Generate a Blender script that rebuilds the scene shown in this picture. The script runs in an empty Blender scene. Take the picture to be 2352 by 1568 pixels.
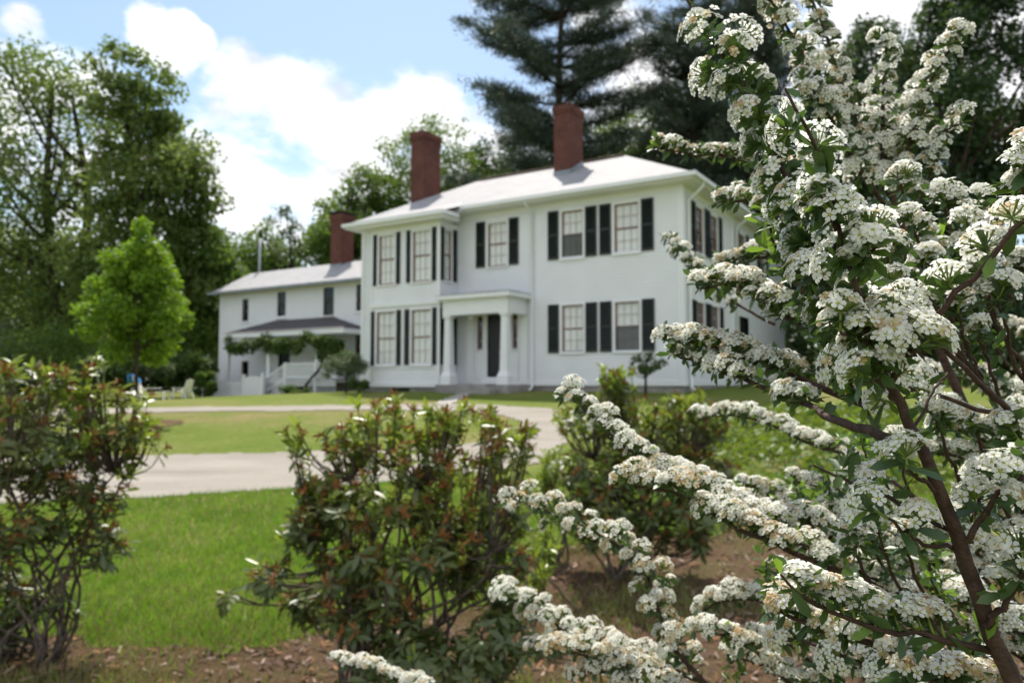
import bpy, math, random
import numpy as np
from math import radians, sin, cos, pi
SC = bpy.context.scene
COL = SC.collection
rng = np.random.default_rng(7)

# ------------------------------------------------------------------ camera, sky, sun
FPX, CX, CY = 1733.0, 1176.0, 784.0          # focal length in pixels of a 2352 px wide picture
TH = math.atan(96 / FPX)                      # the camera looks slightly upwards
CAM = np.array([0.0, 0.0, 1.5])
cd = bpy.data.cameras.new('camera'); cam = bpy.data.objects.new('camera', cd); COL.objects.link(cam)
cam.location = CAM; cam.rotation_euler = (pi / 2 + TH, 0, 0)
cd.sensor_width = 36.0; cd.lens = 36.0 * FPX / 2352; cd.clip_start = 0.02; cd.clip_end = 2000
cd.dof.use_dof = True; cd.dof.focus_distance = 0.53; cd.dof.aperture_fstop = 10.0; cd.dof.aperture_blades = 7
SC.camera = cam
SC.view_settings.view_transform = 'Standard'; SC.view_settings.look = 'None'
SC.view_settings.gamma = 1.0; SC.view_settings.exposure = 0.78
try:
    SC.cycles.use_denoising = True; SC.cycles.denoiser = 'OPENIMAGEDENOISE'
    SC.cycles.max_bounces = 7; SC.cycles.transparent_max_bounces = 12
    SC.cycles.transmission_bounces = 5; SC.cycles.diffuse_bounces = 4
    SC.cycles.caustics_reflective = False; SC.cycles.caustics_refractive = False
    SC.cycles.sample_clamp_indirect = 6.0
except Exception:
    pass

def raydir(px, py):
    x = (px - CX) / FPX; y = -(py - CY) / FPX
    return np.array([x, cos(TH) - y * sin(TH), sin(TH) + y * cos(TH)])
def at(px, py, Y):
    d = raydir(px, py); return CAM + d * (Y / d[1])

SUN = np.array([-0.06, 0.50, 0.86]); SUN = SUN / np.linalg.norm(SUN)     # towards the sun
elev = math.asin(SUN[2]); azim = math.atan2(SUN[0], SUN[1])
sl = bpy.data.lights.new('sun', 'SUN'); sl.energy = 3.8; sl.angle = radians(0.53); sl.color = (1.0, 0.94, 0.85)
so = bpy.data.objects.new('sun', sl); COL.objects.link(so)
from mathutils import Vector, Matrix
so.rotation_euler = Vector(SUN).to_track_quat('Z', 'Y').to_euler(); so.location = (0, 40, 60)

W = bpy.data.worlds.new('World'); SC.world = W; W.use_nodes = True
nt = W.node_tree; nt.nodes.clear()
def N(t, **k):
    n = nt.nodes.new(t)
    for a, b in k.items(): setattr(n, a, b)
    return n
def L(a, b): nt.links.new(a, b)
def mathn(op, a, b=None, c=None):
    n = N('ShaderNodeMath', operation=op)
    for i, v in enumerate((a, b, c)):
        if v is None: continue
        if isinstance(v, (int, float)): n.inputs[i].default_value = v
        else: L(v, n.inputs[i])
    return n.outputs[0]
sky = N('ShaderNodeTexSky', sky_type='NISHITA', sun_disc=False)
sky.sun_elevation = elev; sky.sun_rotation = azim; sky.air_density = 1.0; sky.dust_density = 0.7; sky.ozone_density = 1.5
tc = N('ShaderNodeTexCoord')
noi = N('ShaderNodeTexNoise'); noi.inputs['Scale'].default_value = 8.5; noi.inputs['Detail'].default_value = 10
noi.inputs['Roughness'].default_value = 0.6
mp = N('ShaderNodeMapping'); mp.inputs['Scale'].default_value = (1, 1, 1.9)
L(tc.outputs['Generated'], mp.inputs['Vector']); L(mp.outputs[0], noi.inputs['Vector'])
total = None
CLOUDS = [(560, 215, 80), (650, 275, 120), (760, 310, 140), (900, 262, 95), (1000, 240, 60), (590, 400, 160), (720, 420, 170),
          (860, 390, 120), (600, 530, 150), (340, 48, 40), (400, 82, 44), (455, 100, 30), (55, 62, 32), (330, 100, 35), (400, 140, 40), (0, 250, 130), (120, 420, 200), (300, 560, 220), (1420, 70, 95),
          (1950, 20, 190), (1520, 330, 210), (1290, 420, 150), (1080, 400, 130), (2500, 100, 300), (1750, 200, 200)]
for px, py, r in CLOUDS:
    d = raydir(px, py); d = d / np.linalg.norm(d)
    dt = N('ShaderNodeVectorMath', operation='DOT_PRODUCT'); L(tc.outputs['Generated'], dt.inputs[0]); dt.inputs[1].default_value = tuple(d)
    a = r * 1.5 / FPX
    mr = N('ShaderNodeMapRange', interpolation_type='SMOOTHSTEP'); L(dt.outputs['Value'], mr.inputs['Value'])
    mr.inputs['From Min'].default_value = cos(a); mr.inputs['From Max'].default_value = cos(a * 0.1)
    total = mr.outputs[0] if total is None else mathn('MAXIMUM', total, mr.outputs[0])
for az, el, rad in [(180, 34, 34), (138, 46, 26), (-140, 40, 30), (98, 40, 20), (-100, 52, 22), (160, 68, 20), (-170, 12, 22), (120, 14, 18), (-118, 16, 20)]:  # bright clouds added out of view behind the camera to light the house front
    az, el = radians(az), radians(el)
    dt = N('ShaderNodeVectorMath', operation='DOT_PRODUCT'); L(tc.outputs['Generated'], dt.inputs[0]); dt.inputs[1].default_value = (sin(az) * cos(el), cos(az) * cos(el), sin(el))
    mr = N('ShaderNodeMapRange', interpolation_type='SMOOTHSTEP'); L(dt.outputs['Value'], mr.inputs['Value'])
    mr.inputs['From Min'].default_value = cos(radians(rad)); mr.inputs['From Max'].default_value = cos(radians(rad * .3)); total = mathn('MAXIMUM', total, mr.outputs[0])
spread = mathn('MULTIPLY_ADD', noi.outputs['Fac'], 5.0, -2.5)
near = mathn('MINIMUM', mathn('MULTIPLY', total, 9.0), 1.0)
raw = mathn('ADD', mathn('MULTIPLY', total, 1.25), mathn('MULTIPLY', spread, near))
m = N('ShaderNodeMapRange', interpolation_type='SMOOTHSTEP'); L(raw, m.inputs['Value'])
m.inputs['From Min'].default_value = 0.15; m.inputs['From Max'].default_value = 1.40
n2 = N('ShaderNodeTexNoise'); n2.inputs['Scale'].default_value = 12; n2.inputs['Detail'].default_value = 6
L(mp.outputs[0], n2.inputs['Vector'])
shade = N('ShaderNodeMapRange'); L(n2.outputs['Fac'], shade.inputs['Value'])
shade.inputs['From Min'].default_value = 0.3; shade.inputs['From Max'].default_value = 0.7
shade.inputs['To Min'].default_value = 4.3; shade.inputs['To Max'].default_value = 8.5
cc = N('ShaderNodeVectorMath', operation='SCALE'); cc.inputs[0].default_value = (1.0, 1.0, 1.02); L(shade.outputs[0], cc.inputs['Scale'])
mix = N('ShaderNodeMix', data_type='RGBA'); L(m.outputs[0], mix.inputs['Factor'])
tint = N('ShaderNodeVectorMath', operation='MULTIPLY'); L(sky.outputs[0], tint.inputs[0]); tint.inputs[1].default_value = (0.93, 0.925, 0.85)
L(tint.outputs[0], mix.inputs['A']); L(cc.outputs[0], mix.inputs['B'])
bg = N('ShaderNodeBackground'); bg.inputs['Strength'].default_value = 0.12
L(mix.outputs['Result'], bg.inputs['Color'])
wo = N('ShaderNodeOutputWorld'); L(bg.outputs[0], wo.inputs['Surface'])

# ------------------------------------------------------------------ helpers
def tag(o, label=None, cat=None, group=None, kind=None):
    if label: o['label'] = label
    if cat: o['category'] = cat
    if group: o['group'] = group
    if kind: o['kind'] = kind
    return o
def empty(name, loc=(0, 0, 0), rz=0.0):
    o = bpy.data.objects.new(name, None); COL.objects.link(o); o.location = loc; o.rotation_euler = (0, 0, rz)
    o.empty_display_size = 0.2
    return o
def copy_tree(o, parent=None):
    c = o.copy(); COL.objects.link(c); c.parent = parent
    for ch in [x for x in bpy.data.objects if x.parent == o]: copy_tree(ch, c)
    return c

class MB:
    """collects faces; build() links them as one mesh object"""
    def __init__(s): s.v = []; s.f = []; s.n = 0
    def add(s, V, F, mat=0):
        V = np.asarray(V, float).reshape(-1, 3); F = np.asarray(F, np.int64)
        s.v.append(V); s.f.append((F + s.n, mat)); s.n += len(V)
    def box(s, x0, x1, y0, y1, z0, z1, mat=0):
        x0, x1 = min(x0, x1), max(x0, x1); y0, y1 = min(y0, y1), max(y0, y1); z0, z1 = min(z0, z1), max(z0, z1)
        V = [(x0, y0, z0), (x1, y0, z0), (x1, y1, z0), (x0, y1, z0), (x0, y0, z1), (x1, y0, z1), (x1, y1, z1), (x0, y1, z1)]
        s.add(V, [(0, 3, 2, 1), (4, 5, 6, 7), (0, 1, 5, 4), (1, 2, 6, 5), (2, 3, 7, 6), (3, 0, 4, 7)], mat); return s
    def beam(s, a, b, w, h=None, mat=0):
        """square bar from a to b"""
        h = h or w; a = np.array(a, float); b = np.array(b, float); t = b - a; t /= np.linalg.norm(t)
        u = np.cross(t, (0, 0, 1.0))
        if np.linalg.norm(u) < 1e-3: u = np.array([1.0, 0, 0])
        u /= np.linalg.norm(u); v = np.cross(u, t)
        V = [p + i * u * w / 2 + j * v * h / 2 for p in (a, b) for i, j in ((-1, -1), (1, -1), (1, 1), (-1, 1))]
        s.add(V, [(0, 1, 2, 3), (7, 6, 5, 4), (0, 4, 5, 1), (1, 5, 6, 2), (2, 6, 7, 3), (3, 7, 4, 0)], mat); return s
    def tube(s, P, R, n=6, mat=0):
        P = np.asarray(P, float); m = len(P); R = np.broadcast_to(np.asarray(R, float), (m,))
        T = np.gradient(P, axis=0); T /= np.linalg.norm(T, axis=1)[:, None] + 1e-12
        ref = np.array([0.31, 0.17, 0.93]) if abs(T[0][2]) < 0.9 else np.array([1.0, 0.1, 0.0])
        u = np.cross(T[0], ref); u /= np.linalg.norm(u); V = []
        an = np.arange(n) * 2 * pi / n
        for i in range(m):
            u = u - T[i] * (u @ T[i]); u /= np.linalg.norm(u) + 1e-12; w = np.cross(T[i], u)
            V.append(P[i] + R[i] * (np.cos(an)[:, None] * u + np.sin(an)[:, None] * w))
        F = []
        for i in range(m - 1):
            for k in range(n):
                F.append((i * n + k, i * n + (k + 1) % n, (i + 1) * n + (k + 1) % n, (i + 1) * n + k))
        s.add(np.concatenate(V), F, mat)
        s.f.append((np.array([[s.n - n * m + (m - 1) * n + k for k in range(n)]]), mat))
        s.f.append((np.array([[s.n - n * m + n - 1 - k for k in range(n)]]), mat))
        return s
    def prism(s, poly, y0, y1, mat=0):
        """outline in x,z pushed from y0 to y1"""
        k = len(poly); V = [(x, y0, z) for x, z in poly] + [(x, y1, z) for x, z in poly]
        s.add(V, [(i, (i + 1) % k, k + (i + 1) % k, k + i) for i in range(k)], mat)
        s.f.append((np.array([list(range(s.n - 2 * k, s.n - k))[::-1]]), mat)); s.f.append((np.array([list(range(s.n - k, s.n))]), mat))
        return s
    def inst(s, TV, TF, pos, frame, scale, mat=0):
        """template copies: frame (n,3,3) rows are the x,y,z axes"""
        n = len(pos); k = len(TV)
        sc = np.asarray(scale, float)
        if sc.ndim == 0: sc = np.full(n, float(sc))
        if sc.ndim == 1: sc = sc[:, None].repeat(3, 1)
        V = np.einsum('nkj,nji->nki', TV[None] * sc[:, None, :], frame) + pos[:, None, :]
        for F in TF:
            F = np.asarray(F); FF = (F[None] + (np.arange(n) * k)[:, None, None]).reshape(-1, F.shape[1])
            s.f.append((FF + s.n, mat))
        s.v.append(V.reshape(-1, 3)); s.n += n * k
        return s
    def build(s, name, mats, parent=None, smooth=False):
        me = bpy.data.meshes.new(name)
        if not isinstance(mats, (list, tuple)): mats = [mats]
        if s.n:
            V = np.concatenate(s.v); me.vertices.add(len(V)); me.vertices.foreach_set('co', V.ravel())
            lv = np.concatenate([f.ravel() for f, _ in s.f]); tot = np.concatenate([np.full(len(f), f.shape[1]) for f, _ in s.f])
            mi = np.concatenate([np.full(len(f), m) for f, m in s.f])
            me.loops.add(len(lv)); me.loops.foreach_set('vertex_index', lv.astype(np.int32))
            me.polygons.add(len(tot)); st = np.concatenate([[0], np.cumsum(tot)[:-1]])
            me.polygons.foreach_set('loop_start', st.astype(np.int32)); me.polygons.foreach_set('loop_total', tot.astype(np.int32))
            me.polygons.foreach_set('material_index', mi.astype(np.int32))
            me.polygons.foreach_set('use_smooth', np.full(len(tot), smooth))
            me.update(calc_edges=True); me.validate()
        for q in mats: me.materials.append(q)
        o = bpy.data.objects.new(name, me); COL.objects.link(o)
        if parent is not None: o.parent = parent
        return o

def frames(z, x=None, g=rng):
    """orthonormal frames whose third row is z and whose first row leans along x (random when None)"""
    z = z / (np.linalg.norm(z, axis=1)[:, None] + 1e-12)
    if x is None: x = g.normal(size=z.shape)
    x = x - z * (x * z).sum(1)[:, None]; x /= np.linalg.norm(x, axis=1)[:, None] + 1e-12
    return np.stack([x, np.cross(z, x), z], 1)
def unit(a): return a / (np.linalg.norm(a, axis=-1, keepdims=True) + 1e-12)
def spline(P, n):
    """Catmull-Rom through P"""
    P = np.asarray(P, float)
    if len(P) == 2: return P[0] + (P[1] - P[0]) * np.linspace(0, 1, n)[:, None]
    Q = np.vstack([2 * P[0] - P[1], P, 2 * P[-1] - P[-2]]); t = np.linspace(0, len(P) - 1 - 1e-9, n); i = t.astype(int); u = (t - i)[:, None]
    a, b, c, d = Q[i], Q[i + 1], Q[i + 2], Q[i + 3]
    return 0.5 * (2 * b + (c - a) * u + (2 * a - 5 * b + 4 * c - d) * u ** 2 + (3 * b - a - 3 * c + d) * u ** 3)

# ------------------------------------------------------------------ materials
class Mat:
    def __init__(s, name):
        s.m = bpy.data.materials.new(name); s.m.use_nodes = True; s.t = s.m.node_tree; s.t.nodes.clear()
        s.out = s.n('ShaderNodeOutputMaterial')
    def n(s, t, **k):
        q = s.t.nodes.new(t)
        for a, b in k.items(): setattr(q, a, b)
        return q
    def l(s, a, b): s.t.links.new(a, b)
    def noise(s, scale, detail=4, rough=0.55, coord='Object', vscale=None):
        tcn = s.n('ShaderNodeTexCoord'); q = s.n('ShaderNodeTexNoise'); q.inputs['Scale'].default_value = scale
        q.inputs['Detail'].default_value = detail; q.inputs['Roughness'].default_value = rough
        if vscale:
            mpn = s.n('ShaderNodeMapping'); mpn.inputs['Scale'].default_value = vscale; s.l(tcn.outputs[coord], mpn.inputs[0]); s.l(mpn.outputs[0], q.inputs['Vector'])
        else: s.l(tcn.outputs[coord], q.inputs['Vector'])
        return q.outputs['Fac']
    def ramp(s, fac, stops):
        r = s.n('ShaderNodeValToRGB'); s.l(fac, r.inputs[0]); e = r.color_ramp.elements
        while len(e) < len(stops): e.new(0.5)
        for k, (p, c) in enumerate(stops): e[k].position = p; e[k].color = (*c, 1)
        return r.outputs[0]
    def princ(s, col=None, rough=0.6, spec=0.5, metal=0.0, link=None):
        p = s.n('ShaderNodeBsdfPrincipled'); p.inputs['Roughness'].default_value = rough; p.inputs['Metallic'].default_value = metal
        p.inputs['Specular IOR Level'].default_value = spec
        if link is not None: s.l(link, p.inputs['Base Color'])
        else: p.inputs['Base Color'].default_value = (*col, 1)
        return p
    def bump(s, p, h, strength, dist):
        b = s.n('ShaderNodeBump'); b.inputs['Strength'].default_value = strength; b.inputs['Distance'].default_value = dist
        s.l(h, b.inputs['Height']); s.l(b.outputs[0], p.inputs['Normal'])
    def end(s, sh): s.l(sh, s.out.inputs['Surface']); return s.m
def plain(name, c, rough=0.6, var=0.12, scale=3.0, spec=0.4, bump=0.0, metal=0.0, detail=5):
    M = Mat(name); f = M.noise(scale, detail)
    lo = tuple(x * (1 - var) for x in c); hi = tuple(min(1, x * (1 + var)) for x in c)
    p = M.princ(rough=rough, spec=spec, metal=metal, link=M.ramp(f, [(0.3, lo), (0.7, hi)]))
    if bump: M.bump(p, f, bump, 0.02)
    return M.end(p.outputs[0])
def leafmat(name, stops, scale, transl=0.4, rough=0.5, spec=0.4, tcol=(0.16, 0.26, 0.03), coord='Object'):
    """leaf: reflecting surface mixed with light passing through; hue drifts from clump to clump"""
    M = Mat(name); f = M.noise(scale, 3, 0.6, coord)
    c = M.ramp(f, stops); p = M.princ(rough=rough, spec=spec, link=c)
    tr = M.n('ShaderNodeBsdfTranslucent')
    hue = M.n('ShaderNodeMix', data_type='RGBA'); hue.inputs['Factor'].default_value = 0.55
    M.l(c, hue.inputs['A']); hue.inputs['B'].default_value = (*tcol, 1); M.l(hue.outputs['Result'], tr.inputs['Color'])
    mx = M.n('ShaderNodeMixShader'); mx.inputs[0].default_value = transl; M.l(p.outputs[0], mx.inputs[1]); M.l(tr.outputs[0], mx.inputs[2])
    return M.end(mx.outputs[0])
G3 = lambda a, b, c: [(0.32, a), (0.5, b), (0.68, c)]

M_white = plain('white_paint', (0.745, 0.755, 0.79), 0.5, 0.035, 1.3)
M_trim = plain('white_trim', (0.765, 0.775, 0.80), 0.45, 0.03, 2.0)
M_shutter = plain('dark_green_paint', (0.016, 0.021, 0.02), 0.45, 0.2, 5)
M_sash = plain('red_brown_sash', (0.25, 0.125, 0.11), 0.5, 0.15, 6)
M_bar = plain('glazing_bar_paint', (0.52, 0.42, 0.40), 0.5, 0.1, 6)
M_dark = plain('dark_interior', (0.02, 0.02, 0.02), 0.9, 0.3, 2)
M_screen = plain('window_screen', (0.09, 0.09, 0.095), 0.7, 0.1, 9)
M_door = plain('black_door', (0.012, 0.014, 0.018), 0.4, 0.2, 4)
M_cream = plain('cream_wall', (0.55, 0.51, 0.42), 0.6, 0.05, 2)
M_stone = plain('granite', (0.27, 0.25, 0.24), 0.8, 0.3, 2.6, bump=0.6, detail=9)
M_lead = plain('lead_flashing', (0.23, 0.26, 0.30), 0.5, 0.2, 4)
M_pipe = plain('galvanised_pipe', (0.42, 0.46, 0.50), 0.4, 0.1, 5, metal=0.5)
M_bark = plain('bark', (0.055, 0.042, 0.032), 0.9, 0.45, 7, spec=0.1, bump=0.8, detail=8)
M_rhbark = plain('shrub_bark', (0.11, 0.085, 0.068), 0.85, 0.45, 30, spec=0.2, bump=0.5)
M_plastic = plain('white_plastic', (0.74, 0.72, 0.66), 0.4, 0.06, 5)
M_blue = plain('blue_cloth', (0.06, 0.27, 0.62), 0.7, 0.25, 6)
M_ridge = plain('ridge_cap', (0.20, 0.15, 0.11), 0.8, 0.2, 5)

def brickmat():
    M = Mat('red_brick'); tcn = M.n('ShaderNodeTexCoord'); b = M.n('ShaderNodeTexBrick')
    sx = M.n('ShaderNodeSeparateXYZ'); M.l(tcn.outputs['Object'], sx.inputs[0])
    ad = M.n('ShaderNodeMath', operation='ADD'); M.l(sx.outputs[0], ad.inputs[0]); M.l(sx.outputs[1], ad.inputs[1])
    cb = M.n('ShaderNodeCombineXYZ'); M.l(ad.outputs[0], cb.inputs[0]); M.l(sx.outputs[2], cb.inputs[1])
    M.l(cb.outputs[0], b.inputs['Vector'])
    b.inputs['Scale'].default_value = 1.0; b.inputs['Brick Width'].default_value = 0.21; b.inputs['Row Height'].default_value = 0.075
    b.inputs['Mortar Size'].default_value = 0.008
    b.inputs['Color1'].default_value = (0.145, 0.047, 0.035, 1); b.inputs['Color2'].default_value = (0.10, 0.034, 0.027, 1); b.inputs['Mortar'].default_value = (0.17, 0.11, 0.095, 1)
    f = M.noise(1.6, 5); mxn = M.n('ShaderNodeMix', data_type='RGBA', blend_type='MULTIPLY'); mxn.inputs['Factor'].default_value = 0.8
    M.l(b.outputs[0], mxn.inputs['A']); M.l(M.ramp(f, [(0.3, (0.62, 0.6, 0.6)), (0.7, (1.1, 1.05, 1))]), mxn.inputs['B'])
    p = M.princ(rough=0.85, spec=0.2, link=mxn.outputs['Result']); M.bump(p, b.outputs['Fac'], -0.4, 0.01)
    return M.end(p.outputs[0])
M_brick = brickmat()
def roofmat(name, c, c2):
    M = Mat(name); tcn = M.n('ShaderNodeTexCoord'); b = M.n('ShaderNodeTexBrick'); sx = M.n('ShaderNodeSeparateXYZ'); M.l(tcn.outputs['Object'], sx.inputs[0])
    ad = M.n('ShaderNodeMath', operation='ADD'); M.l(sx.outputs[0], ad.inputs[0]); M.l(sx.outputs[1], ad.inputs[1])
    cb = M.n('ShaderNodeCombineXYZ'); M.l(ad.outputs[0], cb.inputs[0]); M.l(sx.outputs[2], cb.inputs[1]); M.l(cb.outputs[0], b.inputs['Vector'])
    b.inputs['Scale'].default_value = 1.0; b.inputs['Brick Width'].default_value = 0.3; b.inputs['Row Height'].default_value = 0.062; b.inputs['Mortar Size'].default_value = 0.006
    b.inputs['Color1'].default_value = (*c, 1); b.inputs['Color2'].default_value = (*c2, 1); b.inputs['Mortar'].default_value = tuple(x * 0.55 for x in c2) + (1,)
    f = M.noise(0.9, 7, 0.65); mxn = M.n('ShaderNodeMix', data_type='RGBA', blend_type='MULTIPLY'); mxn.inputs['Factor'].default_value = 0.6
    M.l(b.outputs[0], mxn.inputs['A']); M.l(M.ramp(f, [(0.3, (0.72, 0.72, 0.74)), (0.7, (1, 1, 1))]), mxn.inputs['B'])
    p = M.princ(rough=0.75, spec=0.4, link=mxn.outputs['Result']); M.bump(p, b.outputs['Fac'], -0.5, 0.01)
    return M.end(p.outputs[0])
M_roof = roofmat('grey_shingles', (0.40, 0.395, 0.40), (0.34, 0.335, 0.345))
M_proof = roofmat('dark_shingles', (0.11, 0.10, 0.11), (0.08, 0.075, 0.08))
def glassmat():
    M = Mat('window_glass'); g = M.n('ShaderNodeBsdfGlossy'); g.inputs['Roughness'].default_value = 0.02
    tr = M.n('ShaderNodeBsdfTransparent'); tr.inputs['Color'].default_value = (0.97, 0.98, 0.98, 1); lw = M.n('ShaderNodeLayerWeight'); lw.inputs['Blend'].default_value = 0.5
    pw = M.n('ShaderNodeMath', operation='POWER'); M.l(lw.outputs['Facing'], pw.inputs[0]); pw.inputs[1].default_value = 5
    fr = M.n('ShaderNodeMath', operation='MULTIPLY_ADD'); M.l(pw.outputs[0], fr.inputs[0]); fr.inputs[1].default_value = 0.9; fr.inputs[2].default_value = 0.05
    mx = M.n('ShaderNodeMixShader'); M.l(fr.outputs[0], mx.inputs[0]); M.l(tr.outputs[0], mx.inputs[1]); M.l(g.outputs[0], mx.inputs[2])
    return M.end(mx.outputs[0])
M_glass = glassmat()
M_curtain = plain('white_curtain', (0.80, 0.82, 0.82), 0.9, 0.03, 6)

# leaves
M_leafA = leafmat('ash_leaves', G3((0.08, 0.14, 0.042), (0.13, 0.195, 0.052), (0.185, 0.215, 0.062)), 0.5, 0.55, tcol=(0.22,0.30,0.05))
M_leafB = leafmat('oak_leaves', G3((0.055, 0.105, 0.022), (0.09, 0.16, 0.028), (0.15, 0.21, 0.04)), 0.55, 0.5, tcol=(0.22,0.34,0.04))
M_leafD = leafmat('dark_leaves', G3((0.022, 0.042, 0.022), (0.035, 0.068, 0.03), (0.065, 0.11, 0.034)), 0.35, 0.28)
M_maple = leafmat('maple_leaves', G3((0.09, 0.175, 0.014), (0.145, 0.255, 0.02), (0.22, 0.33, 0.03)), 1.6, 0.5, tcol=(0.28, 0.45, 0.02))
M_pine = leafmat('pine_needles', G3((0.036, 0.058, 0.040), (0.054, 0.082, 0.052), (0.085, 0.11, 0.06)), 0.5, 0.2, tcol=(0.06, 0.09, 0.03))
M_hedge = leafmat('grey_green_leaves', G3((0.07, 0.10, 0.05), (0.12, 0.15, 0.08), (0.2, 0.22, 0.13)), 2.0, 0.3)
M_vine = leafmat('vine_leaves', G3((0.03, 0.06, 0.014), (0.06, 0.11, 0.02), (0.12, 0.17, 0.04)), 1.5, 0.35)
M_rhA = leafmat('glossy_dark_leaves', G3((0.075, 0.115, 0.034), (0.125, 0.165, 0.048), (0.21, 0.215, 0.06)), 6.0, 0.42, 0.42, 0.8, tcol=(0.22,0.28,0.04))
M_rhB = leafmat('young_green_leaves', G3((0.15, 0.23, 0.03), (0.23, 0.31, 0.045), (0.32, 0.38, 0.08)), 6.0, 0.4, 0.32, 0.5, tcol=(0.32, 0.4, 0.03))
M_rhC = plain('faded_flower_heads', (0.26, 0.115, 0.04), 0.8, 0.45, 12, spec=0.2)
M_spleaf = leafmat('spirea_leaves', G3((0.03, 0.06, 0.022), (0.045, 0.088, 0.028), (0.075, 0.12, 0.034)), 18.0, 0.24, 0.42, 0.5, tcol=(0.16, 0.30, 0.03))
M_spyoung = leafmat('spirea_young_leaves', G3((0.10, 0.18, 0.02), (0.14, 0.24, 0.03), (0.19, 0.30, 0.05)), 18.0, 0.45, 0.4, 0.5, tcol=(0.26, 0.42, 0.04))
def petalmat(name, lo, hi, tr=0.54):
    M = Mat(name); f = M.noise(90, 3); c = M.ramp(f, [(0.35, lo), (0.6, hi)])
    d = M.n('ShaderNodeBsdfDiffuse'); M.l(c, d.inputs['Color']); t = M.n('ShaderNodeBsdfTranslucent'); M.l(c, t.inputs['Color'])
    mx = M.n('ShaderNodeMixShader'); mx.inputs[0].default_value = tr; M.l(d.outputs[0], mx.inputs[1]); M.l(t.outputs[0], mx.inputs[2])
    return M.end(mx.outputs[0])
M_petal = petalmat('white_petals', (0.88, 0.865, 0.79), (0.94, 0.935, 0.89))
M_petalold = petalmat('fading_petals', (0.50, 0.31, 0.14), (0.84, 0.76, 0.60))
M_pistil = plain('flower_eye', (0.34, 0.33, 0.06), 0.6, 0.3, 60)
M_spbark = plain('spirea_bark', (0.058, 0.032, 0.023), 0.75, 0.5, 90, spec=0.3, bump=0.5, detail=7)
M_green = plain('green_twig', (0.16, 0.22, 0.04), 0.6, 0.2, 40)
M_purple = plain('purple_petals', (0.13, 0.07, 0.22), 0.7, 0.3, 8)

# ------------------------------------------------------------------ ground
GP = np.array([(0, -8, 0), (-10, -8, 0), (10, -8, .1), (0, 0, 0), (-4, 4, 0), (4, 4, .02), (0, 4, 0), (-3, 8.5, .2), (3, 8.5, .26), (-10, 8.5, .12), (-2, 12.5, .37), (-7, 12.5, .32),
               (4, 12.5, .5), (-6, 16, .6), (0, 18, .84), (-8, 18, .78), (5, 18, 1.0), (0, 19.6, .95), (5, 20.8, 1.2), (-2.4, 24, 1.2), (-9, 22, .9),
               (-11, 28, 1.0), (-13.9, 33, .85), (-16, 26, .72), (-22, 36, .7), (10, 24, 1.35), (10, 14, .8), (16, 20, 1.3), (20, 35, 1.6), (-28, 25, .5), (0, 60, 1.2), (-35, 60, .8), (35, 60, 1.8), (0, 40, 1.3)], float)
def _tps(r2): return 0.5 * r2 * np.log(r2 + 1e-9)
_K = _tps(((GP[:, None, :2] - GP[None, :, :2]) ** 2).sum(-1)) + np.eye(len(GP)) * 2.0
_P = np.c_[np.ones(len(GP)), GP[:, :2]]
_A = np.block([[_K, _P], [_P.T, np.zeros((3, 3))]]); _W = np.linalg.solve(_A, np.r_[GP[:, 2], 0, 0, 0])
def gz(x, y):
    x = np.clip(np.asarray(x, float), -35, 35); y = np.clip(np.asarray(y, float), -8, 60)
    sh = x.shape; x = x.ravel(); y = y.ravel(); out = np.empty(len(x))
    for i in range(0, len(x), 20000):
        r2 = (x[i:i + 20000, None] - GP[:, 0]) ** 2 + (y[i:i + 20000, None] - GP[:, 1]) ** 2
        out[i:i + 20000] = _tps(r2) @ _W[:-3] + _W[-3] + _W[-2] * x[i:i + 20000] + _W[-1] * y[i:i + 20000]
    return out.reshape(sh)
def g1(x, y): return float(gz(np.array([x]), np.array([y]))[0])
def ong(px, py):
    """the ground point a pixel shows"""
    d = raydir(px, py); t = np.linspace(2, 80, 1600); P = CAM + d * t[:, None]; h = P[:, 2] - gz(P[:, 0], P[:, 1])
    i = int(np.argmax(h < 0)) if (h < 0).any() else len(t) - 1
    return P[i]
def inpoly(x, y, poly):
    r = np.zeros(x.shape, bool); n = len(poly)
    for i in range(n):
        x0, y0 = poly[i][:2]; x1, y1 = poly[(i + 1) % n][:2]
        c = ((y0 > y) != (y1 > y)) & (x < (x1 - x0) * (y - y0) / (y1 - y0 + 1e-12) + x0); r ^= c
    return r
def wob(x, y, s, amp): return amp * (np.sin(x * s + 1.3 * np.sin(y * s * 0.7)) + np.sin(y * s * 1.3 + 2 + np.sin(x * s * 1.9)) + 0.6 * np.sin((x - y) * s * 2.7))

def sheet(name, xs, ys, keep, dz, mat, label=None):
    X, Y = np.meshgrid(xs, ys, indexing='ij'); Z = gz(X, Y) + dz; nx, ny = X.shape
    idx = np.arange(nx * ny).reshape(nx, ny)
    F = np.stack([idx[:-1, :-1], idx[1:, :-1], idx[1:, 1:], idx[:-1, 1:]], -1).reshape(-1, 4)
    if keep is not None:
        xc = (X[:-1, :-1] + X[1:, 1:]) / 2; yc = (Y[:-1, :-1] + Y[1:, 1:]) / 2; F = F[keep(xc, yc).ravel()]
    V = np.stack([X, Y, Z], -1).reshape(-1, 3); used, inv = np.unique(F, return_inverse=True)
    mb = MB(); mb.add(V[used], inv.reshape(-1, 4)); o = mb.build(name, mat, smooth=True); tag(o, kind='structure'); return o

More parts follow.
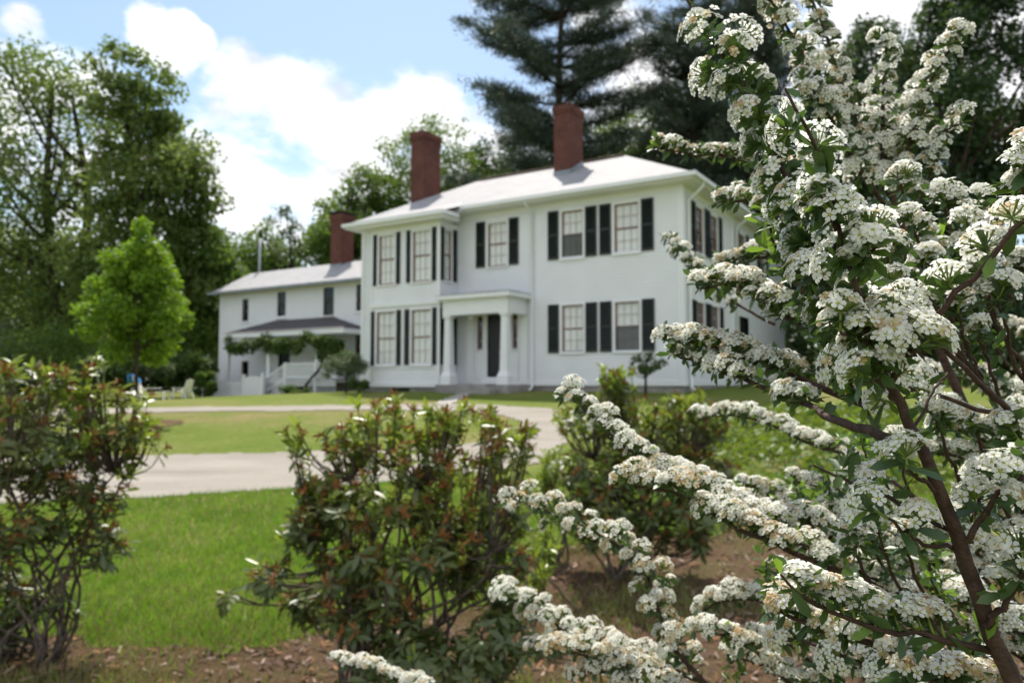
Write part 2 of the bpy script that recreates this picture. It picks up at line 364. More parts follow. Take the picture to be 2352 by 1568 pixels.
def grassmat():
    M = Mat('lawn'); a = M.noise(0.35, 6, 0.6); b = M.noise(9, 5, 0.7); c = M.noise(60, 3, 0.7)
    base = M.ramp(a, [(0.35, (0.115, 0.17, 0.024)), (0.5, (0.155, 0.195, 0.045)), (0.66, (0.235, 0.205, 0.095))])
    m1 = M.n('ShaderNodeMix', data_type='RGBA', blend_type='MULTIPLY'); m1.inputs['Factor'].default_value = 0.8
    M.l(base, m1.inputs['A']); M.l(M.ramp(b, [(0.3, (0.6, 0.62, 0.5)), (0.7, (1.35, 1.25, 1.2))]), m1.inputs['B'])
    m2 = M.n('ShaderNodeMix', data_type='RGBA', blend_type='MULTIPLY'); m2.inputs['Factor'].default_value = 0.7
    M.l(m1.outputs['Result'], m2.inputs['A']); M.l(M.ramp(c, [(0.3, (0.6, 0.6, 0.6)), (0.7, (1.3, 1.3, 1.2))]), m2.inputs['B'])
    p = M.princ(rough=0.9, spec=0.1, link=m2.outputs['Result']); M.bump(p, c, 0.8, 0.03)
    return M.end(p.outputs[0])
def gravelmat():
    M = Mat('gravel'); a = M.noise(1.2, 6, 0.6, vscale=(0.35, 1.6, 1)); b = M.noise(45, 4, 0.8)
    base = M.ramp(a, [(0.3, (0.265, 0.24, 0.208)), (0.7, (0.385, 0.355, 0.312))])
    m1 = M.n('ShaderNodeMix', data_type='RGBA', blend_type='MULTIPLY'); m1.inputs['Factor'].default_value = 0.7
    M.l(base, m1.inputs['A']); M.l(M.ramp(b, [(0.3, (0.65, 0.65, 0.65)), (0.7, (1.25, 1.22, 1.2))]), m1.inputs['B'])
    p = M.princ(rough=0.95, spec=0.1, link=m1.outputs['Result']); M.bump(p, b, 0.8, 0.02); return M.end(p.outputs[0])
def mulchmat():
    M = Mat('mulch'); a = M.noise(2.2, 6, 0.6); b = M.noise(38, 5, 0.8)
    base = M.ramp(a, [(0.3, (0.10, 0.06, 0.036)), (0.5, (0.16, 0.105, 0.062)), (0.68, (0.145, 0.13, 0.055))])
    m1 = M.n('ShaderNodeMix', data_type='RGBA', blend_type='MULTIPLY'); m1.inputs['Factor'].default_value = 0.85
    M.l(base, m1.inputs['A']); M.l(M.ramp(b, [(0.3, (0.4, 0.4, 0.4)), (0.7, (1.6, 1.5, 1.45))]), m1.inputs['B'])
    p = M.princ(rough=0.95, spec=0.1, link=m1.outputs['Result']); M.bump(p, b, 1.0, 0.04); return M.end(p.outputs[0])
M_grass, M_gravel, M_mulch = grassmat(), gravelmat(), mulchmat()
def graded(lo, hi, a, b, fine, coarse):
    c = np.arange(a, b + 1e-6, fine); l = np.arange(lo, a, coarse); h = np.arange(b + coarse, hi + coarse, coarse); return np.r_[l, c, h]
sheet('ground', graded(-420, 420, -30, 25, 0.4, 8), graded(-60, 520, 0, 42, 0.4, 8), None, 0.0, M_grass)

OUT = [ong(*p) for p in [(-700, 1190), (-300, 1172), (0, 1160), (320, 1147), (700, 1124), (1000, 1096), (1225, 1066), (1285, 1035), (1310, 995), (1300, 960), (1250, 938),
                         (1100, 928), (850, 930), (600, 934), (320, 938), (0, 944), (-400, 952), (-900, 962)]]
INN = [ong(*p) for p in [(-900, 978), (-400, 966), (0, 956), (330, 949), (850, 942), (1050, 945), (1150, 953), (1205, 972), (1190, 1000), (1080, 1020), (900, 1033), (700, 1038), (380, 1046), (0, 1056), (-300, 1064), (-700, 1076)]]
def keep_drive(x, y):
    a = x + wob(x, y, 3.1, 0.04); b = y + wob(y, x, 2.7, 0.05)
    return inpoly(a, b, OUT) & ~inpoly(a, b, INN)
sheet('driveway', np.arange(-26, 5, 0.11), np.arange(6.5, 24, 0.11), keep_drive, 0.014, M_gravel)
pth = [ong(*p) for p in [(995, 929), (1035, 929), (1098, 899), (1072, 899)]]
M_path = plain('path_stone', (0.34, 0.32, 0.29), 0.9, 0.2, 6, bump=0.4)
sheet('path', np.arange(-6, 2, 0.1), np.arange(17, 26, 0.1), lambda x, y: inpoly(x, y, pth), 0.018, M_path)
BED = [(-6.5, 1.0), (-6.2, 3.9), (-3.4, 4.55), (-2.0, 4.35), (-0.9, 4.5), (-0.1, 5.4), (0.4, 6.6), (2.4, 7.2), (4.5, 6.6), (6, 4), (6, 0), (0, 0.3)]
def keep_bed(x, y): return inpoly(x + wob(x, y, 2.3, 0.12), y + wob(y, x, 2.9, 0.12), BED)
sheet('mulch_bed', np.arange(-7, 6.5, 0.09), np.arange(0, 8, 0.09), keep_bed, 0.012, M_mulch)
mc = ong(345, 975)
sheet('mulch_ring', np.arange(mc[0] - 1.2, mc[0] + 1.2, 0.08), np.arange(mc[1] - 1.2, mc[1] + 1.2, 0.08),
      lambda x, y: ((x - mc[0]) / 0.62) ** 2 + ((y - mc[1]) / 0.75) ** 2 + wob(x, y, 6, 0.06) < 1, 0.012, M_mulch)

# blades of grass on the lawn near the camera, thinner into the bed
def grass_blades():
    g = np.random.default_rng(5); n = 210000
    y = 3.2 + 6.6 * g.random(n) ** 1.3; x = (g.random(n) - 0.63) * (y * 1.35 + 2.2)
    onroad = keep_drive(x, y); bed = keep_bed(x, y); patch = np.sin(x * 2.7 + np.sin(y * 2.1)) + np.sin(y * 3.9 + 1) + g.normal(size=n) * 0.9
    ok = ~onroad & (~bed | (patch > 1.35) | ((x < 0.1) & (patch > 0.5))); x, y = x[ok], y[ok]; bed = bed[ok]; n = len(x)
    h = g.uniform(0.03, 0.075, n) * np.where(bed, 1.3, 1); w = g.uniform(0.003, 0.006, n)
    a = g.random(n) * 2 * pi; lean = g.normal(size=(n, 2)) * 0.45
    P = np.stack([x, y, gz(x, y) + 0.005], 1); dx = np.stack([np.cos(a), np.sin(a), 0 * a], 1) * w[:, None]
    tip = P + np.stack([lean[:, 0] * h, lean[:, 1] * h, h], 1)
    V = np.stack([P - dx, P + dx, tip], 1).reshape(-1, 3); F = np.arange(3 * n).reshape(-1, 3)
    kindi = (g.random(n) < np.where(bed, 0.8, np.clip(0.42 - (y - 4.2) * .22, .14, .5))); mb = MB(); mb.v.append(V); mb.n = 3 * n
    mb.f.append((F[~kindi], 0)); mb.f.append((F[kindi], 1))
    Mg = leafmat('grass_blades', G3((0.10, 0.23, 0.014), (0.17, 0.32, 0.022), (0.27, 0.37, 0.055)), 1.2, 0.4, tcol=(0.22, 0.36, 0.02))
    Md = leafmat('dry_grass', G3((0.17, 0.14, 0.05), (0.24, 0.19, 0.08), (0.28, 0.24, 0.11)), 2, 0.3, tcol=(0.3, 0.25, 0.08))
    o = mb.build('grass', [Mg, Md]); tag(o, 'short sunlit green grass blades on the near lawn', 'grass', kind='stuff')
grass_blades()
def litter():
    g = np.random.default_rng(6); n = 11000; y = 1.2 + 6.2 * g.random(n); x = (g.random(n) - 0.45) * np.maximum(y, 2) * 1.7
    ok = keep_bed(x, y); x, y = x[ok], y[ok]; n = len(x)
    P = np.stack([x, y, gz(x, y) + 0.02 + 0.015 * g.random(n)], 1)
    T = np.array([(-1, -.3, 0), (1, -.3, 0.1), (1, .3, 0), (-1, .3, -.1)]) * 0.5
    z = np.stack([g.normal(size=n) * .4, g.normal(size=n) * .4, np.ones(n)], 1)
    fr = frames(z, None, g); k = g.random(n); mb = MB()
    for i, (lo, hi) in enumerate(((0, .55), (.55, .8), (.8, 1))):
        s = (k >= lo) & (k < hi); mb.inst(T, [np.array([[0, 1, 2, 3]])], P[s], fr[s], g.uniform(0.02, 0.06, s.sum()), i)
    o = mb.build('bark_litter', [plain('bark_chips', (0.11, 0.065, 0.045), 0.9, 0.5, 20), plain('pale_chips', (0.30, 0.22, 0.17), 0.9, 0.4, 20), plain('dry_leaves', (0.24, 0.12, 0.05), 0.9, 0.4, 20)])
    tag(o, 'red brown bark chips and fallen leaves on the shrub bed', 'mulch', kind='stuff')
litter()

# ------------------------------------------------------------------ the house
HR = math.atan2(-0.5337, 0.8457)
HL = np.array([0.8457, -0.5337]); HB = np.array([0.5337, 0.8457]); HC = np.array([4.91, 21.5]); HZ = 1.28
house = empty('farmhouse', (HC[0], HC[1], HZ), HR)
tag(house, 'white clapboard two storey farmhouse with dark shutters, brick chimneys and low wing', 'house')
def hw(hx, hy, hz): p = HC + hx * HL + hy * HB; return np.array([p[0], p[1], HZ + hz])
def hp(px, py, hy):
    d = raydir(px, py); s = (hy + HB @ HC) / (HB @ d[:2]); p = d * s + CAM; q = p[:2] - HC
    return float(HL @ q), float(p[2] - HZ)

def siding(mb, x0, x1, z0, z1, openings, put, row=0.115):
    """lapped boards between x0 and x1, broken at the openings; put(x, out, z) places a point"""
    k = int(round((z1 - z0) / row)); row = (z1 - z0) / k
    for i in range(k):
        a = z0 + i * row; b = a + row; mid = (a + b) / 2; cuts = sorted((o[0], o[1]) for o in openings if o[2] < mid < o[3]); segs = []; c = x0
        for p, q in cuts:
            if p > c: segs.append((c, p))
            c = max(c, q)
        if c < x1: segs.append((c, x1))
        for p, q in segs:
            V = [put(p, 0.0165, a), put(q, 0.0165, a), put(q, 0.002, b), put(p, 0.002, b), put(p, 0.0, a), put(q, 0.0, a)]
            mb.add(V, [(0, 1, 2, 3), (4, 5, 1, 0)])
def front(hy): return lambda x, o, z: (x, hy - o, z)
def side(hx): return lambda x, o, z: (hx + o, x, z)

class Put:
    """draws boxes on a wall: x along it, o outwards from it"""
    def __init__(s, put): s.p = put
    def box(s, mb, x0, x1, o0, o1, z0, z1, mat=0):
        a = s.p(x0, o0, z0); b = s.p(x1, o1, z1); mb.box(a[0], b[0], a[1], b[1], z0, z1, mat)

def window(put, x0, x1, z0, z1, cols=3, rows=2, sash=None, curtain='full', casing=0.075, parent=house):
    P = Put(put); sash = sash or M_sash; t = 0.042
    f = MB()                                                     # casing round the opening
    P.box(f, x0 - casing, x0, -0.02, 0.035, z0 - 0.02, z1 + casing); P.box(f, x1, x1 + casing, -0.02, 0.035, z0 - 0.02, z1 + casing)
    P.box(f, x0, x1, -0.02, 0.035, z1, z1 + casing)
    w = f.build('window', M_trim, parent)
    s = MB(); P.box(s, x0 - casing, x1 + casing, -0.02, 0.07, z0 - 0.07, z0 - 0.02); s.build('sill', M_trim, w)
    s = MB(); mu = MB(); zm = (z0 + z1) / 2
    for a, b, o in ((z0, zm, -0.045), (zm, z1, -0.02)):
        P.box(s, x0, x0 + t, o - 0.03, o, a, b); P.box(s, x1 - t, x1, o - 0.03, o, a, b)
        P.box(s, x0 + t, x1 - t, o - 0.03, o, b - (t * .9 if b == z1 else .02), b); P.box(s, x0 + t, x1 - t, o - 0.03, o, a, a + (t * .9 if a == z0 else .02))
        wd = (x1 - x0 - 2 * t)
        for i in range(1, cols): xx = x0 + t + wd * i / cols; P.box(mu, xx - 0.009, xx + 0.009, o - 0.024, o - 0.004, a + t * .9, b - t * .9)
        for j in range(1, rows): zz = a + t * .9 + (b - a - 1.8 * t) * j / rows; P.box(mu, x0 + t, x1 - t, o - 0.026, o - 0.006, zz - 0.009, zz + 0.009)
    s.build('sash', sash, w)
    if mu.n: mu.build('glazing_bars', M_bar, w)
    g = MB()
    for a, b, o in ((z0, zm, -0.062), (zm, z1, -0.037)):
        g.add([put(x0 + t, o, a + t), put(x1 - t, o, a + t), put(x1 - t, o, b - t), put(x0 + t, o, b - t)], [(0, 1, 2, 3)])
    g.build('pane', M_glass, w)
    r = MB(); d = -0.5                                           # the room's recess behind the pane
    c = [put(x0, d, z0), put(x1, d, z0), put(x1, d, z1), put(x0, d, z1), put(x0, -0.08, z0), put(x1, -0.08, z0), put(x1, -0.08, z1), put(x0, -0.08, z1)]
    r.add(c, [(0, 1, 2, 3), (0, 4, 5, 1), (1, 5, 6, 2), (2, 6, 7, 3), (3, 7, 4, 0)]); r.build('room_recess', M_dark, w)
    if curtain:
        r = MB(); n = 64; lo = z0 + 0.005 if curtain in ('full', 'lowscreen') else zm
        xs = np.linspace(x0 + 0.01, x1 - 0.01, n); V = []; F = []
        for i, x in enumerate(xs):
            o = -0.080 + 0.0045 * sin(i * .62) + 0.002 * sin(i * 1.4 + x * 7); V += [put(x, o, lo), put(x, o, z1 - 0.005)]
            if i: F.append((2 * i - 2, 2 * i, 2 * i + 1, 2 * i - 1))
        r.add(V, F); r.build('curtain', M_curtain, w, True)
    if curtain == 'lowscreen':
        q = MB(); t2 = 0.02; P.box(q, x0 + 0.005, x1 - 0.005, -0.012, -0.004, z0, z0 + 0.03); P.box(q, x0 + 0.005, x1 - 0.005, -0.012, -0.004, zm - 0.03, zm)
        P.box(q, x0 + 0.005, x0 + 0.03, -0.012, -0.004, z0 + 0.03, zm - 0.03); P.box(q, x1 - 0.03, x1 - 0.005, -0.012, -0.004, z0 + 0.03, zm - 0.03)
        k = 46
        for i in range(k):
            xx = x0 + 0.03 + (x1 - x0 - 0.06) * (i + .5) / k; P.box(q, xx - 0.0042, xx + 0.0042, -0.010, -0.006, z0 + 0.03, zm - 0.03)
        q.build('insect_screen', M_screen, w)
    return w
def shutter(put, x0, x1, z0, z1, parent=house):
    P = Put(put); m = MB(); t = 0.045
    a, b = 0.018, 0.058
    P.box(m, x0, x0 + t, a, b, z0, z1); P.box(m, x1 - t, x1, a, b, z0, z1); zm = (z0 + z1) / 2
    for q0, q1 in ((z0, z0 + 0.07), (zm - 0.03, zm + 0.03), (z1 - 0.06, z1)): P.box(m, x0 + t, x1 - t, a, b - .002, q0, q1)
    for lo, hi in ((z0 + .07, zm - .03), (zm + .03, z1 - .06)):
        k = int((hi - lo) / 0.042); h = (hi - lo) / k
        for i in range(k):
            z = lo + i * h; V = [put(x0 + t, b - .004, z), put(x1 - t, b - .004, z), put(x1 - t, a + .004, z + h * 1.15), put(x0 + t, a + .004, z + h * 1.15)]
            m.add(V, [(0, 1, 2, 3)])
    P.box(m, x0 + t, x1 - t, 0.0165, a + .002, z0 + .07, z1 - .06)
    return m.build('shutter', M_shutter, parent)

F0 = front(0.0); S0 = side(0.0); FB = front(-1.0); SB = side(-8.02); FW = front(2.14)
# windows of the main front: x0, x1, z0, z1, curtain
FWIN = [(-2.13, -1.35, 4.13, 5.62, 'full'), (-3.94, -3.20, 4.13, 5.62, 'lowscreen'), (-6.75, -6.0, 4.11, 5.6, 'full'),
        (-2.13, -1.35, 1.19, 2.65, 'lowscreen'), (-3.94, -3.20, 1.19, 2.65, 'full')]
DOORO = [(-7.20, -6.93, 1.33, 2.5), (-6.76, -6.19, 0.42, 2.52), (-5.78, -5.56, 1.33, 2.5)]
SWIN = [(1.1, 1.8, 4.15, 5.55), (2.52, 3.25, 4.15, 5.55), (5.75, 6.5, 4.15, 5.5), (8.6, 9.4, 4.15, 5.5), (1.1, 1.8, 1.2, 2.65), (2.52, 3.25, 1.2, 2.65)]
SDOOR = (5.4, 6.9, 0.3, 2.55)
op = [w[:4] for w in FWIN] + DOORO
wl = MB(); siding(wl, -12.45, 0.0, 0.17, 5.78, op, F0); siding(wl, 0.0, 12.6, 0.17, 5.78, [w[:4] for w in SWIN] + [SDOOR], S0)
for x0, x1, y0, y1 in ((-12.45, -12.35, 0.01, 6.3), (-12.35, -6.5, 6.2, 6.3), (-6.5, -6.4, 6.3, 12.6), (-6.4, 0, 12.5, 12.6)): wl.box(x0, x1, y0, y1, -0.2, 5.9)
wl.build('wall', M_white, house)
fn = MB(); fn.box(-12.42, -0.03, 0.03, 0.28, -1.0, 0.16); fn.box(-0.28, -0.031, 0.28, 12.5, -1.0, 0.16); fn.build('foundation', M_stone, house)
tr = MB()
tr.box(-12.47, -0.0, -0.035, -0.001, 5.78, 5.96); tr.box(0.001, 0.035, -0.035, 12.6, 5.78, 5.96)            # friezes
tr.box(-0.16, 0.03, -0.032, -0.0165, 0.15, 5.78); tr.box(0.0165, 0.032, -0.0165, 0.16, 0.15, 5.78)          # corner boards
tr.box(-12.47, -12.33, -0.032, -0.0165, 0.15, 5.78); tr.box(-12.33, -0.16, -0.03, -0.0165, 0.15, 0.3); tr.box(0.0165, 0.03, 0.16, 12.6, 0.15, 0.3)
tr.box(0.0165, 0.06, 4.75, 4.98, 0.3, 5.78)
tr.build('trim', M_trim, house)
for w in FWIN: window(F0, *w[:4], 3, 2, curtain=w[4])
for a, b, z0, z1 in [(-2.62, -2.24, 4.12, 5.68), (-1.25, -0.87, 4.12, 5.68), (-4.43, -4.05, 4.12, 5.68), (-3.10, -2.72, 4.12, 5.68), (-7.22, -6.86, 4.1, 5.65), (-5.9, -5.54, 4.1, 5.65),
                     (-2.62, -2.24, 1.17, 2.70), (-1.25, -0.87, 1.17, 2.70), (-4.43, -4.05, 1.17, 2.70), (-3.10, -2.72, 1.17, 2.70)]: shutter(F0, a, b, z0, z1)
for w in SWIN: window(S0, *w, 3, 2, curtain=None)
for a, b in ((0.66, 1.02), (1.88, 2.12), (2.16, 2.44), (3.33, 3.7)):
    for z in (4.13, 1.18): shutter(S0, a, b, z, z + 1.5)
for a, b in ((5.33, 5.67), (6.58, 6.95), (8.2, 8.52), (9.48, 9.85)): shutter(S0, a, b, 4.13, 5.58)
sd = MB(); sd.box(-0.16, -0.1, 5.4, 6.9, 0.3, 2.55); sdo = sd.build('door', M_door, house)
ka = MB(); ka.tube([(-0.1, 6.75, 1.25), (-0.04, 6.75, 1.25)], 0.03, 8); ka.build('handle', M_pipe, sdo)
vt = MB()
for k in range(6): vt.box(0.017, 0.05, 0.5, 0.78, 0.42 + k * .09, 0.49 + k * .09)
vt.build('cellar_shutter', M_shutter, house)

# main roof: hip with boxed eaves, and the rear ell
def hip(mb, x0, x1, y0, y1, ze, slope, mat=0):
    r = min(x1 - x0, y1 - y0) / 2; zr = ze + r * slope
    if x1 - x0 >= y1 - y0: A, Bq = (x0 + r, (y0 + y1) / 2, zr), (x1 - r, (y0 + y1) / 2, zr)
    else: A, Bq = ((x0 + x1) / 2, y0 + r, zr), ((x0 + x1) / 2, y1 - r, zr)
    V = [(x0, y0, ze), (x1, y0, ze), (x1, y1, ze), (x0, y1, ze), A, Bq]
    if x1 - x0 >= y1 - y0: mb.add(V, [(0, 1, 5, 4), (2, 3, 4, 5)], mat); mb.add(V, [(1, 2, 5), (3, 0, 4)], mat)
    else: mb.add(V, [(1, 2, 5, 4), (3, 0, 4, 5)], mat); mb.add(V, [(0, 1, 4), (2, 3, 5)], mat)
    return A, Bq
rf = MB(); A, Bq = hip(rf, -12.95, 0.5, -0.5, 6.8, 6.12, 0.55); roof = rf.build('roof', M_roof, house)
rf = MB(); hip(rf, -6.9, 0.496, 2.9, 13.1, 6.115, 0.53); ell = rf.build('roof', M_roof, house)
ev = MB(); ev.box(-12.93, 0.48, -0.48, 6.78, 5.96, 6.1); ev.box(-6.88, 0.479, 6.78, 13.08, 5.961, 6.1); ev.build('eaves', M_trim, house)
gt = MB(); gt.prism([(-12.97, 6.02), (-12.97, 6.14), (-11.6, 6.14), (-11.6, 6.02)], -0.6, -0.502); gt.build('gutter', M_trim, house)
gt = MB(); gt.prism([(-7.5, 6.02), (-7.5, 6.14), (0.6, 6.14), (0.6, 6.02)], -0.6, -0.502); gt.build('gutter', M_trim, house)
gt = MB(); gt.box(0.502, 0.6, -0.5, 13.1, 6.02, 6.14); gt.build('gutter', M_trim, house)
rc = MB(); rc.beam((A[0], A[1], A[2] + .015), (Bq[0], Bq[1], Bq[2] + .015), 0.22, 0.05); rc.build('ridge_cap', M_ridge, house)
dsb = MB(); dsb.tube([(-5.0, -0.53, 6.03), (-5.0, -0.45, 5.9), (-5.0, -0.08, 5.72), (-5.0, -0.08, 0.1), (-5.0, -0.25, 0.0)], 0.045, 8); dsb.build('downspout', M_trim, house, True)
dsb = MB(); dsb.tube([(0.53, 0.3, 6.03), (0.5, 0.3, 5.88), (0.1, 0.3, 5.55), (0.1, 0.3, 0.1), (0.3, 0.3, 0.0)], 0.045, 8); dsb.build('downspout', M_trim, house, True)
dsb = MB(); dsb.tube([(0.53, 5.2, 6.03), (0.5, 5.2, 5.88), (0.1, 5.2, 5.6), (0.1, 5.2, 0.1)], 0.045, 8); dsb.build('downspout', M_trim, house, True)

def chimney(x0, x1, y0, y1, zb, zt, parent, front_z, cap=None):
    m = MB(); m.box(x0, x1, y0, y1, zb, zt - 0.32); e = 0.05
    m.box(x0 - e * .5, x1 + e * .5, y0 - e * .5, y1 + e * .5, zt - 0.32, zt - 0.24); m.box(x0 - e, x1 + e, y0 - e, y1 + e, zt - 0.24, zt - 0.05)
    m.box(x0 - e * .4, x1 + e * .4, y0 - e * .4, y1 + e * .4, zt - 0.05, zt)
    c = m.build('chimney', M_brick, parent)
    m = MB(); m.box(x0 + .1, x1 - .1, y0 + .1, y1 - .1, zt - 0.01, zt + 0.03); m.build('flue', M_dark, c)
    if cap: m = MB(); m.box(x0 - .07, x1 + .07, y0 - .07, y1 + .07, zt + 0.03, zt + 0.1); m.build('cap', M_dark, c)
    m = MB(); za, zb2 = front_z                                   # lead flashing stepping up the roof
    m.box(x0 - .012, x1 + .012, y0 - .02, y0 - .003, za - .25, za + .14)
    for xs in (x0 - .015, x1 + .003):
        V = [(xs, y0 - .02, za - .2), (xs, y1, zb2 - .2), (xs, y1, zb2 + .16), (xs, y0 - .02, za + .14)]
        V += [(x + .012, y, z) for x, y, z in V]; m.add(V, [(3, 2, 1, 0), (4, 5, 6, 7), (0, 1, 5, 4), (1, 2, 6, 5), (2, 3, 7, 6), (3, 0, 4, 7)])
    m.build('flashing', M_lead, c)
    return c
chimney(-5.22, -4.58, 1.8, 2.75, 6.6, 9.86, roof, (7.39, 7.9))
chimney(-11.52, -10.88, 1.65, 2.7, 6.6, 10.0, roof, (7.0, 7.3))

# bay
by = MB(); BW = [(-10.70, -9.97, 3.66, 5.42), (-9.17, -8.40, 3.66, 5.42), (-10.78, -9.93, 0.86, 2.70), (-9.20, -8.37, 0.86, 2.70)]
BR = [(-0.76, -0.36, 3.68, 5.42), (-0.76, -0.36, 0.86, 2.7)]
siding(by, -11.04, -8.02, 0.2, 5.6, BW, FB); siding(by, -1.0, -0.017, 0.2, 5.6, BR, SB)
by.box(-11.04, -10.94, -0.98, -0.02, 0.2, 5.6); bay = by.build('bay', M_white, house)
tb = MB()
tb.box(-11.07, -7.99, -1.033, -1.0175, 5.46, 5.64); tb.box(-8.0025, -7.987, -1.0175, -0.04, 5.46, 5.64)
tb.box(-11.08, -7.96, -1.07, -1.0175, 2.86, 3.0); tb.box(-8.0025, -7.95, -1.0175, -0.04, 2.86, 3.0)
for a, b in ((-11.06, -10.97), (-8.13, -7.99)): tb.box(a, b, -1.03, -1.0175, 0.2, 2.86); tb.box(a, b, -1.03, -1.0175, 3.0, 5.46)
tb.box(-9.64, -9.54, -1.03, -1.0175, 0.75, 2.86); tb.box(-11.09, -7.95, -1.06, -1.0175, 0.1, 0.24); tb.box(-8.0025, -7.95, -1.0175, -0.04, 0.1, 0.24)
tb.box(-10.97, -8.13, -1.03, -1.0175, 0.70, 0.76)
tb.build('trim', M_trim, bay)
bf = MB(); bf.box(-11.0, -8.06, -0.97, 0.02, -1.0, 0.1); bf.build('foundation', M_stone, bay)
ve = MB(); ve.box(-10.1, -9.3, -0.985, -0.972, -0.25, 0.06); ve.build('vent', M_dark, bay)
br_ = MB(); V = [(-11.55, -1.45, 5.80), (-7.55, -1.45, 5.80), (-7.55, 0.25, 6.5), (-11.55, 0.25, 6.5), (-11.55, -1.45, 5.72), (-7.55, -1.45, 5.72), (-7.55, 0.25, 6.42), (-11.55, 0.25, 6.42)]
br_.add([(-11.55, -1.45, 5.86), (-7.55, -1.45, 5.86), (-8.0, 0.2, 6.51), (-11.1, 0.2, 6.51), (-7.55, -0.4, 5.86), (-11.55, -0.4, 5.86)], [(0, 1, 2, 3)])
br_.add([(-7.55, -1.45, 5.86), (-7.55, -0.3, 6.24), (-8.0, 0.2, 6.51)], [(0, 1, 2)]); br_.add([(-11.55, -1.45, 5.86), (-11.1, 0.2, 6.51), (-11.55, -0.3, 6.24)], [(0, 1, 2)])
br_.build('bay_roof', M_roof, bay)
bs = MB(); bs.box(-11.5, -7.6, -1.4, -0.482, 5.64, 5.84); bs.box(-11.57, -7.53, -1.53, -1.402, 5.74, 5.88); bs.box(-7.598, -7.5, -1.402, -0.61, 5.75, 5.88); bs.build('eaves', M_trim, bay)
for w in BW: window(FB, *w, 3, 2, curtain='full', parent=bay)
for w in BR: window(SB, *w, 2, 2, curtain='full', parent=bay, casing=0.04)
for a, b, z0, z1 in [(-10.95, -10.78, 3.64, 5.44), (-9.89, -9.72, 3.64, 5.44), (-9.43, -9.25, 3.64, 5.44), (-8.32, -8.14, 3.64, 5.44),
                     (-11.02, -10.86, .84, 2.74), (-9.85, -9.66, .84, 2.74), (-9.48, -9.28, .84, 2.74), (-8.29, -8.11, .84, 2.74)]: shutter(FB, a, b, z0, z1, bay)
for a, b in ((-0.97, -0.81), (-0.31, -0.1)):
    for z0, z1 in ((3.66, 5.44), (.84, 2.72)): shutter(SB, a, b, z0, z1, bay)

# portico
po = MB(); po.box(-7.72, -5.2, -1.22, -0.95, 2.42, 2.86); po.box(-7.72, -7.45, -0.95, -0.02, 2.42, 2.86); po.box(-5.47, -5.2, -0.95, -0.02, 2.42, 2.86); po.box(-7.45, -5.47, -0.95, -0.02, 2.50, 2.6)
po.box(-7.76, -5.16, -1.26, -0.018, 2.861, 2.92); po.box(-7.9, -5.02, -1.4, -0.018, 2.921, 3.06)
portico = po.build('portico', M_trim, house)
pr = MB(); V = [(-7.92, -1.42, 3.062), (-5.0, -1.42, 3.062), (-5.0, -0.018, 3.062), (-7.92, -0.018, 3.062), (-7.0, -0.018, 3.3), (-5.9, -0.018, 3.3)]
pr.add(V, [(0, 1, 5, 4)]); pr.add(V, [(1, 2, 5), (3, 0, 4)]); pr.build('portico_roof', M_lead, portico)
for cx in (-7.56, -5.36):
    c = MB()
    def sq(z0, z1, w0, w1):
        V = [(cx - w0, -1.085 - w0, z0), (cx + w0, -1.085 - w0, z0), (cx + w0, -1.085 + w0, z0), (cx - w0, -1.085 + w0, z0), (cx - w1, -1.085 - w1, z1), (cx + w1, -1.085 - w1, z1), (cx + w1, -1.085 + w1, z1), (cx - w1, -1.085 + w1, z1)]
        c.add(V, [(0, 3, 2, 1), (4, 5, 6, 7), (0, 1, 5, 4), (1, 2, 6, 5), (2, 3, 7, 6), (3, 0, 4, 7)])
    sq(0.18, 0.46, .20, .20); sq(0.46, 0.62, .185, .135); sq(0.62, 2.33, .13, .10); sq(2.33, 2.42, .135, .15)
    c.build('column', M_trim, portico)
pf = MB(); pf.box(-7.85, -5.05, -1.42, -0.04, -0.6, 0.175); pf.box(-7.3, -5.45, -1.85, -1.425, -0.6, 0.0); pf.box(-7.5, -5.2, -2.2, -1.855, -0.6, -0.14); pf.build('steps', M_stone, portico)
pw = MB()
for a, b in ((-7.6, -7.32), (-5.45, -5.2)): pw.box(a, b, -0.06, -0.0165, 0.2, 2.5)
pw.box(-6.93, -6.76, -0.05, -0.0165, 0.42, 2.5); pw.box(-6.19, -6.02, -0.05, -0.0165, 0.42, 2.5); pw.box(-7.2, -5.56, -0.04, -0.0165, 0.3, 0.42)
pw.box(-7.2, -6.93, -0.04, -0.0165, 0.42, 1.28); pw.box(-6.02, -5.56, -0.035, -0.0165, 0.42, 1.25); pw.box(-6.02, -5.84, -0.04, -0.0165, 1.25, 2.5)
pw.box(-6.85, -6.1, -0.3, -0.05, 0.2, 0.36)
pw.build('door_surround', M_trim, portico)
dr = MB(); dr.box(-6.76, -6.19, 0.02, 0.07, 0.42, 2.52)
for z0, z1 in ((0.55, 1.15), (1.3, 1.95), (2.05, 2.42)):
    for a, b in ((-6.70, -6.50), (-6.45, -6.25)): dr.box(a, b, 0.008, 0.019, z0, z1)
door = dr.build('door', M_door, portico); hn = MB(); hn.tube([(-6.25, 0.02, 1.22), (-6.25, -0.04, 1.22)], 0.03, 8); hn.build('handle', M_pipe, door)
for a, b in ((-7.18, -6.95), (-5.78, -5.58)): window(F0, a, b, 1.36, 2.48, 1, 2, curtain=None, casing=0.02, parent=portico)
lm = MB(); lm.tube([(-7.05, -0.55, 2.5), (-7.05, -0.55, 2.46)], 0.05, 10); lm.tube([(-7.05, -0.55, 2.46), (-7.05, -0.55, 2.42), (-7.05, -0.55, 2.36), (-7.05, -0.55, 2.3)], [.06, .1, .1, .04], 12); lm.build('porch_lamp', M_trim, portico, True)

